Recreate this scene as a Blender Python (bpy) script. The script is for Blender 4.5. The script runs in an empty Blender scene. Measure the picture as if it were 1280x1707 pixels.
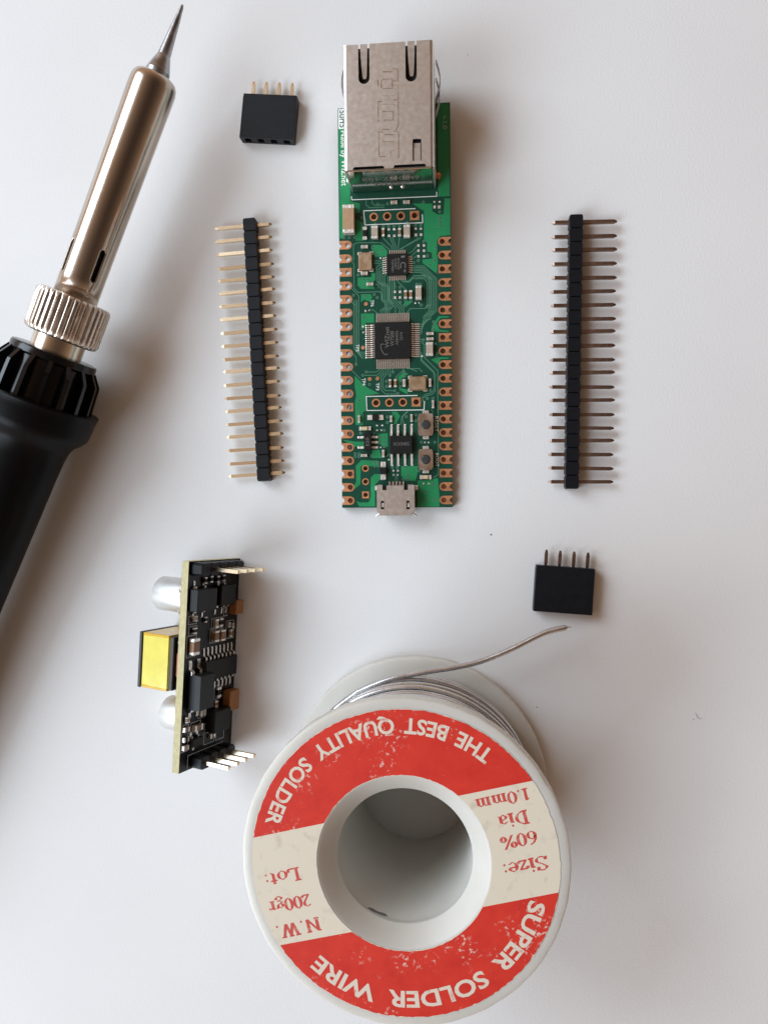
import bpy, math, random
from math import sin, cos, pi, radians, hypot, atan2
from mathutils import Matrix, Vector
from mathutils.geometry import tessellate_polygon

random.seed(7)
S = 0.001                                  # everything below is written in millimetres
scene = bpy.context.scene
COL = scene.collection

# ------------------------------------------------------------------ camera
TILT, DIST, FPX = radians(5.65), 150.9, 1306.3
cam_data = bpy.data.cameras.new('camera')
cam = bpy.data.objects.new('camera', cam_data)
COL.objects.link(cam)
cam.location = (DIST * sin(TILT) * S, 0.396 * S, DIST * cos(TILT) * S)
cam.rotation_euler = (radians(-0.15), TILT, 0)
cam_data.sensor_fit = 'VERTICAL'
cam_data.sensor_height = 36.0
cam_data.lens = FPX / 1707.0 * 36.0
cam_data.clip_start = 0.005
cam_data.clip_end = 20.0
scene.camera = cam

# ------------------------------------------------------------------ light: one wide window to the left, dim warm room all round
world = bpy.data.worlds.new('World')
scene.world = world
world.use_nodes = True
wn = world.node_tree
wn.nodes.clear()
wo = wn.nodes.new('ShaderNodeOutputWorld')
wb = wn.nodes.new('ShaderNodeBackground')
wt = wn.nodes.new('ShaderNodeTexCoord')
wd = wn.nodes.new('ShaderNodeVectorMath'); wd.operation = 'DOT_PRODUCT'
wd.inputs[1].default_value = (-0.60, 0.0, -0.80)
wr = wn.nodes.new('ShaderNodeValToRGB')
wm = wn.nodes.new('ShaderNodeMapRange')
wm.inputs['From Min'].default_value = -1; wm.inputs['From Max'].default_value = 1
wn.links.new(wt.outputs['Generated'], wd.inputs[0])
wn.links.new(wd.outputs['Value'], wm.inputs['Value'])
wn.links.new(wm.outputs['Result'], wr.inputs['Fac'])
wr.color_ramp.elements[0].position = 0.0
wr.color_ramp.elements[0].color = (0.055, 0.036, 0.027, 1)      # overhead right: added dark stand-in for unseen phone and photographer, for reflections
wr.color_ramp.elements[1].position = 1.0
wr.color_ramp.elements[1].color = (0.70, 0.52, 0.41, 1)
mid = wr.color_ramp.elements.new(0.36)
mid.color = (0.56, 0.355, 0.23, 1)
wn.links.new(wr.outputs['Color'], wb.inputs['Color'])
wb.inputs['Strength'].default_value = 0.95
wn.links.new(wb.outputs['Background'], wo.inputs['Surface'])

def window(name, az_deg, el_deg, dist, w, hgt, power):
    L = bpy.data.lights.new(name, 'AREA')
    L.shape = 'RECTANGLE'
    L.size, L.size_y = w, hgt
    L.energy = power
    L.color = (0.725, 0.872, 1.0)
    o = bpy.data.objects.new(name, L)
    COL.objects.link(o)
    az, el = radians(az_deg), radians(el_deg)
    o.location = (dist * cos(el) * cos(az), dist * cos(el) * sin(az), dist * sin(el))
    o.rotation_euler = (-Vector(o.location)).to_track_quat('-Z', 'Y').to_euler()
window('window_light', 214, 35, 0.80, 0.50, 0.46, 5.0)
window('window_light', 148, 36, 0.80, 0.50, 0.46, 5.0)

scene.view_settings.view_transform = 'Standard'
scene.view_settings.look = 'None'
scene.view_settings.exposure = 0.0
scene.view_settings.gamma = 1.0
scene.render.engine = 'CYCLES'
scene.cycles.use_denoising = True
scene.cycles.max_bounces = 8
scene.cycles.sample_clamp_indirect = 6.0

# ------------------------------------------------------------------ materials
def mat(name, col, rough=0.5, metal=0.0, var=0.0, vs=1.0, col2=None, bump=0.0, bs=3.0, bd=0.02, spec=0.5, coat=0.0, sss=0.0, sssr=(2, 2, 2), rvar=0.0, stretch=(1, 1, 1), thresh=None, detail=4.0):
    m = bpy.data.materials.new(name)
    m.use_nodes = True
    nt = m.node_tree
    b = nt.nodes['Principled BSDF']
    b.inputs['Base Color'].default_value = (*col, 1)
    b.inputs['Roughness'].default_value = rough
    b.inputs['Metallic'].default_value = metal
    b.inputs['Specular IOR Level'].default_value = spec
    b.inputs['Coat Weight'].default_value = coat
    if sss:
        b.inputs['Subsurface Weight'].default_value = sss
        b.inputs['Subsurface Radius'].default_value = sssr
        b.inputs['Subsurface Scale'].default_value = S
    tc = nt.nodes.new('ShaderNodeTexCoord')
    mp = nt.nodes.new('ShaderNodeMapping')
    mp.inputs['Scale'].default_value = (stretch[0] / S, stretch[1] / S, stretch[2] / S)
    nt.links.new(tc.outputs['Object'], mp.inputs['Vector'])
    if var or col2 or rvar:
        n = nt.nodes.new('ShaderNodeTexNoise')
        n.inputs['Scale'].default_value = vs
        n.inputs['Detail'].default_value = detail
        nt.links.new(mp.outputs['Vector'], n.inputs['Vector'])
        r = nt.nodes.new('ShaderNodeValToRGB')
        c2 = col2 or tuple(min(1, c * (1 + var)) for c in col)
        c1 = col if col2 else tuple(c * (1 - var) for c in col)
        lo, hi = thresh or (0.3, 0.7)
        r.color_ramp.elements[0].position = lo
        r.color_ramp.elements[1].position = hi
        r.color_ramp.elements[0].color = (*c1, 1)
        r.color_ramp.elements[1].color = (*c2, 1)
        nt.links.new(n.outputs['Fac'], r.inputs['Fac'])
        nt.links.new(r.outputs['Color'], b.inputs['Base Color'])
        if rvar:
            q = nt.nodes.new('ShaderNodeMapRange')
            q.inputs['From Min'].default_value = 0.3; q.inputs['From Max'].default_value = 0.7
            q.inputs['To Min'].default_value = max(0.03, rough - rvar); q.inputs['To Max'].default_value = rough + rvar
            nt.links.new(n.outputs['Fac'], q.inputs['Value'])
            nt.links.new(q.outputs['Result'], b.inputs['Roughness'])
    if bump:
        n2 = nt.nodes.new('ShaderNodeTexNoise')
        n2.inputs['Scale'].default_value = bs
        n2.inputs['Detail'].default_value = 3.0
        nt.links.new(mp.outputs['Vector'], n2.inputs['Vector'])
        bp = nt.nodes.new('ShaderNodeBump')
        bp.inputs['Strength'].default_value = bump
        bp.inputs['Distance'].default_value = bd * S
        nt.links.new(n2.outputs['Fac'], bp.inputs['Height'])
        nt.links.new(bp.outputs['Normal'], b.inputs['Normal'])
    return m

M = {}
M['paper'] = mat('white_paper', (0.79, 0.785, 0.78), 0.75, var=0.02, vs=0.03, bump=0.45, bs=2.4, bd=0.08, spec=0.25)
M['speck'] = mat('dust_speck', (0.16, 0.15, 0.15), 0.9)
M['nickel'] = mat('nickel_plate', (0.72, 0.65, 0.58), 0.30, 1.0, var=0.10, vs=0.6, bump=0.15, bs=2.5, bd=0.02, rvar=0.08)
M['shield'] = mat('tinned_shield', (0.83, 0.80, 0.765), 0.37, 1.0, var=0.025, vs=1.2, bump=0.18, bs=2.2, bd=0.014, rvar=0.03, detail=6)
M['shield_back'] = mat('polished_back_plate', (0.70, 0.68, 0.64), 0.13, 1.0, var=0.05, vs=0.8)
M['gold'] = mat('gold_plated_pin', (0.92, 0.77, 0.55), 0.27, 1.0)
M['shaded_brass'] = mat('shaded_brass_pin', (0.32, 0.225, 0.18), 0.36, 1.0, var=0.10, vs=1.0, rvar=0.08)  # base colour darkened to paint in the shade the pins reflect
M['blk'] = mat('black_header_plastic', (0.004, 0.0055, 0.0085), 0.45, var=0.3, vs=1.0, bump=0.35, bs=5.0, bd=0.02, spec=0.32)
M['blk_glossy'] = mat('black_moulded_plastic', (0.005, 0.005, 0.006), 0.20, var=0.3, vs=0.7, bump=0.12, bs=1.5, bd=0.03, spec=0.4)
M['rubber'] = mat('black_rubber_grip', (0.0030, 0.0030, 0.0036), 0.36, col2=(0.045, 0.044, 0.042), vs=0.9, thresh=(0.70, 0.76), bump=0.15, bs=2.2, bd=0.03, spec=0.12, detail=6)
M['barrel'] = mat('heat_tinted_steel', (0.64, 0.56, 0.475), 0.21, 1.0, col2=(0.45, 0.385, 0.33), vs=0.16, bump=0.08, bs=2.0, bd=0.012, rvar=0.06, stretch=(1, 1, 0.35), detail=8, thresh=(0.35, 0.75))
M['barrel_lo'] = mat('bright_steel_sleeve', (0.74, 0.66, 0.55), 0.20, 1.0, var=0.08, vs=0.3)
M['tip'] = mat('tinned_iron_tip', (0.30, 0.30, 0.31), 0.34, 1.0, col2=(0.50, 0.50, 0.51), vs=0.55, bump=0.35, bs=2.5, bd=0.03, rvar=0.12)
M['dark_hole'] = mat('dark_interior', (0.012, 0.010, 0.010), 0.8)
M['spool'] = mat('milky_white_plastic', (0.61, 0.592, 0.54), 0.38, col2=(0.67, 0.655, 0.61), vs=0.10, bump=0.2, bs=0.9, bd=0.05, spec=0.4, sss=0.4, sssr=(2.6, 2.3, 1.9), rvar=0.08, detail=8)
M['cream'] = mat('aged_cream_label', (0.74, 0.665, 0.535), 0.60, col2=(0.54, 0.475, 0.37), vs=0.55, thresh=(0.58, 0.84), bump=0.25, bs=1.2, bd=0.03, spec=0.3, detail=9)
M['red'] = mat('red_label_print', (0.66, 0.040, 0.026), 0.46, col2=(0.72, 0.42, 0.33), vs=1.15, thresh=(0.64, 0.74), bump=0.35, bs=1.4, bd=0.03, spec=0.3, detail=6)
def worn_red(m):
    nt = m.node_tree
    b = nt.nodes['Principled BSDF']
    tc = nt.nodes.new('ShaderNodeTexCoord')
    def nz(scale, lo, hi, det=8.0):
        n = nt.nodes.new('ShaderNodeTexNoise'); n.inputs['Scale'].default_value = scale / S; n.inputs['Detail'].default_value = det; n.inputs['Roughness'].default_value = 0.62
        r = nt.nodes.new('ShaderNodeMapRange'); r.inputs['From Min'].default_value = lo; r.inputs['From Max'].default_value = hi
        nt.links.new(tc.outputs['Object'], n.inputs['Vector']); nt.links.new(n.outputs['Fac'], r.inputs['Value'])
        return r.outputs['Result']
    def op(o, x, y):
        q = nt.nodes.new('ShaderNodeMath'); q.operation = o; q.use_clamp = True
        for i, v in enumerate((x, y)):
            if isinstance(v, float): q.inputs[i].default_value = v
            else: nt.links.new(v, q.inputs[i])
        return q.outputs[0]
    patch = op('MULTIPLY', nz(1.4, 0.555, 0.62), nz(0.125, 0.545, 0.65, 2.0))
    fleck = op('MULTIPLY', nz(2.0, 0.675, 0.72), 0.8)
    f = op('ADD', patch, fleck)
    mx = nt.nodes.new('ShaderNodeMix'); mx.data_type = 'RGBA'
    nt.links.new(f, mx.inputs['Factor'])
    base = nt.nodes.new('ShaderNodeMix'); base.data_type = 'RGBA'
    nt.links.new(nz(0.3, 0.3, 0.7, 5.0), base.inputs['Factor'])
    base.inputs[6].default_value = (0.70, 0.046, 0.027, 1); base.inputs[7].default_value = (0.59, 0.031, 0.021, 1)
    nt.links.new(base.outputs[2], mx.inputs[6])
    mx.inputs[7].default_value = (0.74, 0.50, 0.42, 1)
    nt.links.new(mx.outputs[2], b.inputs['Base Color'])
worn_red(M['red'])
M['lint'] = mat('grey_lint', (0.36, 0.34, 0.33), 0.9)
M['tape_edge'] = mat('amber_tape_edge', (0.70, 0.42, 0.03), 0.22, var=0.1, vs=0.5, spec=0.5, coat=0.3)
M['red_ink'] = mat('red_letter_ink', (0.58, 0.07, 0.055), 0.6, col2=(0.62, 0.30, 0.23), vs=1.5, thresh=(0.55, 0.75))
M['cream_ink'] = mat('cream_letter_print', (0.72, 0.64, 0.53), 0.55, col2=(0.66, 0.32, 0.26), vs=1.1, thresh=(0.58, 0.74))
M['scuff'] = mat('scuffed_paper', (0.74, 0.62, 0.54), 0.8)
M['solder'] = mat('solder_wire_metal', (0.66, 0.67, 0.69), 0.26, 1.0, var=0.05, vs=0.3, bump=0.08, bs=1.0, bd=0.03, rvar=0.04)
M['pcb'] = mat('dark_green_solder_mask', (0.006, 0.062, 0.038), 0.30, var=0.06, vs=0.4, bump=0.10, bs=3.0, bd=0.01, spec=0.4)
M['pour'] = mat('green_copper_pour', (0.020, 0.245, 0.092), 0.30, var=0.06, vs=0.4, bump=0.15, bs=4.0, bd=0.01, spec=0.4)
M['trace'] = mat('green_trace_edge', (0.085, 0.235, 0.150), 0.35, spec=0.5)
M['copper'] = mat('gilded_copper_pad', (0.80, 0.40, 0.215), 0.44, 1.0, var=0.08, vs=1.0, rvar=0.06)
M['tin'] = mat('bright_solder', (0.93, 0.90, 0.85), 0.26, 0.6, var=0.08, vs=3.0, bump=1.0, bs=3.0, bd=0.10)
M['lead'] = mat('tinned_lead', (0.92, 0.82, 0.76), 0.30, 0.8, var=0.08, vs=3.0, bump=0.4, bs=3.0, bd=0.05)
M['silk'] = mat('white_silkscreen', (0.74, 0.77, 0.73), 0.6)
M['silk_dim'] = mat('grey_silkscreen', (0.42, 0.43, 0.41), 0.6)
M['epoxy'] = mat('black_chip_epoxy', (0.009, 0.0088, 0.0085), 0.50, var=0.2, vs=2.0, bump=0.3, bs=7.0, bd=0.015, spec=0.28)
M['mark'] = mat('laser_mark', (0.155, 0.145, 0.130), 0.7)
M['ceram'] = mat('tan_ceramic', (0.46, 0.285, 0.165), 0.45, var=0.06, vs=1.5, bump=0.2, bs=5.0, bd=0.015)
M['ceram_pale'] = mat('pale_grey_ceramic', (0.42, 0.345, 0.27), 0.45, var=0.1, vs=1.5)
M['ceram_brown'] = mat('brown_ceramic', (0.26, 0.145, 0.075), 0.42, var=0.1, vs=1.5)
M['tant'] = mat('brown_tantalum_body', (0.32, 0.125, 0.032), 0.42, var=0.08, vs=1.5)
M['xtal'] = mat('gilt_crystal_lid', (0.68, 0.53, 0.36), 0.38, 1.0, var=0.06, vs=1.0, rvar=0.05)
M['btn'] = mat('grey_button_cap', (0.035, 0.036, 0.040), 0.45)
M['led'] = mat('amber_led_lens', (0.66, 0.54, 0.33), 0.35)
M['fr4'] = mat('bare_fibreglass_edge', (0.52, 0.47, 0.26), 0.65, var=0.14, vs=0.9, bump=0.5, bs=4.0, bd=0.04, stretch=(1, 0.3, 2))
M['pcb_black'] = mat('black_solder_mask', (0.006, 0.006, 0.008), 0.32, var=0.2, vs=1.0, spec=0.3)
M['alu'] = mat('matte_aluminium_can', (0.72, 0.72, 0.70), 0.48, 0.6, var=0.05, vs=0.6, rvar=0.05)
M['tape'] = mat('yellow_polyester_tape', (0.80, 0.72, 0.15), 0.14, var=0.08, vs=0.35, bump=0.25, bs=0.45, bd=0.10, spec=0.5, coat=0.5)
M['ferrite'] = mat('dark_ferrite_core', (0.055, 0.052, 0.048), 0.45, var=0.15, vs=1.5, bump=0.3, bs=5, bd=0.02)
M['winding'] = mat('enamelled_copper', (0.34, 0.10, 0.05), 0.35, 0.6)
M['grey_cap'] = mat('slate_grey_epoxy', (0.018, 0.020, 0.0215), 0.45, var=0.1, vs=1.5, bump=0.2, bs=5, bd=0.015, spec=0.28)

# ------------------------------------------------------------------ geometry helpers (millimetres)
class MB:
    def __init__(s): s.v = []; s.f = []
    def add(s, vs, fs, mtx=None):
        o = len(s.v)
        s.v += [tuple(mtx @ Vector(p)) if mtx else tuple(p) for p in vs]
        s.f += [tuple(i + o for i in f) for f in fs]
        return s
    def box(s, x0, x1, y0, y1, z0, z1, c=0.0, mtx=None):
        if c <= 0:
            vs = [(x, y, z) for z in (z0, z1) for y in (y0, y1) for x in (x0, x1)]
            return s.add(vs, [(0, 2, 3, 1), (4, 5, 7, 6), (0, 1, 5, 4), (2, 6, 7, 3), (0, 4, 6, 2), (1, 3, 7, 5)], mtx)
        c = min(c, 0.45 * min(x1 - x0, y1 - y0, z1 - z0))
        X, Y, Z = (x0, x1), (y0, y1), (z0, z1)
        vs, ix = [], {}
        for i in (0, 1):
            for j in (0, 1):
                for k in (0, 1):
                    dx, dy, dz = (c, -c)[i], (c, -c)[j], (c, -c)[k]
                    for a, p in enumerate(((X[i], Y[j] + dy, Z[k] + dz), (X[i] + dx, Y[j], Z[k] + dz), (X[i] + dx, Y[j] + dy, Z[k]))):
                        ix[i, j, k, a] = len(vs); vs.append(p)
        g = lambda i, j, k, a: ix[i, j, k, a]
        fs = []
        for i in (0, 1):
            q = [g(i, 0, 0, 0), g(i, 1, 0, 0), g(i, 1, 1, 0), g(i, 0, 1, 0)]; fs.append(q if i else q[::-1])
            q = [g(0, i, 0, 1), g(0, i, 1, 1), g(1, i, 1, 1), g(1, i, 0, 1)]; fs.append(q if i else q[::-1])
            q = [g(0, 0, i, 2), g(1, 0, i, 2), g(1, 1, i, 2), g(0, 1, i, 2)]; fs.append(q if i else q[::-1])
        for j in (0, 1):
            for k in (0, 1):
                fs.append([g(0, j, k, 1), g(1, j, k, 1), g(1, j, k, 2), g(0, j, k, 2)])
                fs.append([g(j, 0, k, 0), g(j, 1, k, 0), g(j, 1, k, 2), g(j, 0, k, 2)])
                fs.append([g(j, k, 0, 0), g(j, k, 1, 0), g(j, k, 1, 1), g(j, k, 0, 1)])
        for i in (0, 1):
            for j in (0, 1):
                for k in (0, 1): fs.append([g(i, j, k, 0), g(i, j, k, 1), g(i, j, k, 2)])
        return s.add(vs, fs, mtx)
    def lathe(s, prof, n=48, mtx=None, closed=False, wob=None):
        vs = []
        for r, z in prof:
            for i in range(n):
                a = 2 * pi * i / n
                rr = r if wob is None else wob(r, a, z)
                vs.append((rr * cos(a), rr * sin(a), z))
        fs = []
        m = len(prof)
        for k in range(m if closed else m - 1):
            k2 = (k + 1) % m
            for i in range(n):
                j = (i + 1) % n
                fs.append((k * n + i, k * n + j, k2 * n + j, k2 * n + i))
        if not closed:
            if prof[0][0] > 1e-6: fs.append(tuple(range(n))[::-1])
            if prof[-1][0] > 1e-6: fs.append(tuple((m - 1) * n + i for i in range(n)))
        return s.add(vs, fs, mtx)
    def tube(s, pts, r, n=8, cap=True):
        pts = [Vector(p) for p in pts]
        m = len(pts)
        rr = r if isinstance(r, (list, tuple)) else [r] * m
        up = None
        vs = []
        for i, p in enumerate(pts):
            t = (pts[min(i + 1, m - 1)] - pts[max(i - 1, 0)]).normalized()
            if up is None:
                up = t.orthogonal().normalized()
            up = (up - t * up.dot(t)).normalized()
            w = t.cross(up)
            for k in range(n):
                a = 2 * pi * k / n
                vs.append(tuple(p + (up * cos(a) + w * sin(a)) * rr[i]))
        fs = [(i * n + k, i * n + (k + 1) % n, (i + 1) * n + (k + 1) % n, (i + 1) * n + k) for i in range(m - 1) for k in range(n)]
        if cap: fs += [tuple(range(n))[::-1], tuple((m - 1) * n + k for k in range(n))]
        return s.add(vs, fs)
    def plate(s, outer, holes, z0, z1, mtx=None):
        loops = [outer] + list(holes)
        flat = [p for l in loops for p in l]
        tris = tessellate_polygon([[Vector((x, y, 0)) for x, y in l] for l in loops])
        n = len(flat)
        vs = [(x, y, z0) for x, y in flat] + [(x, y, z1) for x, y in flat]
        fs = []
        for a, b, c in tris:
            (ax, ay), (bx, by), (cx, cy) = flat[a], flat[b], flat[c]
            if (bx - ax) * (cy - ay) - (by - ay) * (cx - ax) < 0: b, c = c, b
            fs += [(a + n, b + n, c + n), (a, c, b)]
        o = 0
        for li, l in enumerate(loops):
            m = len(l)
            area = sum(l[i][0] * l[(i + 1) % m][1] - l[(i + 1) % m][0] * l[i][1] for i in range(m))
            rev = (area < 0) == (li == 0)
            for i in range(m):
                j = (i + 1) % m
                q = (o + i, o + j, o + j + n, o + i + n)
                fs.append(q[::-1] if rev else q)
            o += m
        return s.add(vs, fs, mtx)
    def strip(s, pts, w, z0, z1):
        for i in range(len(pts) - 1):
            (ax, ay), (bx, by) = pts[i], pts[i + 1]
            L = hypot(bx - ax, by - ay)
            if L < 1e-6: continue
            ux, uy = (bx - ax) / L, (by - ay) / L
            e = w * 0.3
            ax, ay, bx, by = ax - ux * e, ay - uy * e, bx + ux * e, by + uy * e
            nx, ny = -uy * w / 2, ux * w / 2
            zz = z1 + 0.0012 * (i % 2)
            s.add([(ax - nx, ay - ny, z0), (bx - nx, by - ny, z0), (bx + nx, by + ny, z0), (ax + nx, ay + ny, z0),
                   (ax - nx, ay - ny, zz), (bx - nx, by - ny, zz), (bx + nx, by + ny, zz), (ax + nx, ay + ny, zz)],
                  [(4, 5, 6, 7), (0, 1, 5, 4), (1, 2, 6, 5), (2, 3, 7, 6), (3, 0, 4, 7)])
        return s
    def pin(s, axis, a0, a1, p, q, w, taper=0.6, tw=0.45):
        # square pin along an axis ('x','y','z') from a0 to a1 with tapered ends
        h = w / 2
        rings = [(a0, h * tw), (a0 + taper, h), (a1 - taper, h), (a1, h * tw)]
        vs = []
        for a, r in rings:
            for du, dv in ((-r, -r), (r, -r), (r, r), (-r, r)):
                vs.append({'x': (a, p + du, q + dv), 'y': (p + du, a, q + dv), 'z': (p + du, q + dv, a)}[axis])
        fs = [(i * 4 + k, i * 4 + (k + 1) % 4, i * 4 + 4 + (k + 1) % 4, i * 4 + 4 + k) for i in range(3) for k in range(4)]
        fs += [(3, 2, 1, 0), (12, 13, 14, 15)]
        return s.add(vs, fs)
    def mesh(s, name, smooth=None):
        me = bpy.data.meshes.new(name)
        me.from_pydata([(x * S, y * S, z * S) for x, y, z in s.v], [], s.f)
        import bmesh
        bm = bmesh.new(); bm.from_mesh(me)
        bmesh.ops.recalc_face_normals(bm, faces=bm.faces)
        bm.to_mesh(me); bm.free()
        if smooth is not None:
            for p in me.polygons: p.use_smooth = True
            me.set_sharp_from_angle(angle=radians(smooth))
        me.update()
        return me

def obj(name, mb, material, parent=None, smooth=None, label=None, loc=None, rot=None):
    me = mb if isinstance(mb, bpy.types.Mesh) else mb.mesh(name, smooth)
    if material is not None and not me.materials:
        me.materials.append(M[material])
    o = bpy.data.objects.new(name, me)
    COL.objects.link(o)
    if parent: o.parent = parent
    if loc: o.location = tuple(c * S for c in loc)
    if rot: o.rotation_euler = rot
    if label: o['label'] = label
    return o

def thing(name, label, cat, loc=(0, 0, 0), rot=(0, 0, 0), group=None):
    o = bpy.data.objects.new(name, None)
    o.empty_display_size = 2 * S
    COL.objects.link(o)
    o.location = tuple(c * S for c in loc)
    o.rotation_euler = rot
    o['label'] = label; o['category'] = cat
    if group: o['group'] = group
    return o

def circle(cx, cy, r, n=16, a0=0.0, a1=2 * pi):
    full = abs(a1 - a0 - 2 * pi) < 1e-6
    k = n if full else n + 1
    return [(cx + r * cos(a0 + (a1 - a0) * i / n), cy + r * sin(a0 + (a1 - a0) * i / n)) for i in range(k)]

def rect(cx, cy, w, h):
    return [(cx - w / 2, cy - h / 2), (cx + w / 2, cy - h / 2), (cx + w / 2, cy + h / 2), (cx - w / 2, cy + h / 2)]

_txt = {}
def text_verts(body, bold=0.0, outline=0.0):
    key = (body, bold, outline)
    if key not in _txt:
        cu = bpy.data.curves.new('lettering', 'FONT')
        cu.body = body
        cu.size = 1.0
        cu.resolution_u = 3
        cu.offset = bold
        if outline:
            cu.fill_mode = 'NONE'; cu.bevel_depth = outline; cu.bevel_resolution = 1
        ob = bpy.data.objects.new('lettering', cu)
        me = ob.to_mesh()
        vs = [v.co.copy() for v in me.vertices]
        fs = [tuple(p.vertices) for p in me.polygons]
        ob.to_mesh_clear()
        bpy.data.objects.remove(ob); bpy.data.curves.remove(cu)
        x0 = min(v.x for v in vs); x1 = max(v.x for v in vs); y0 = min(v.y for v in vs); y1 = max(v.y for v in vs)
        _txt[key] = (vs, fs, x0, x1, y0, y1)
    return _txt[key]

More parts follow.
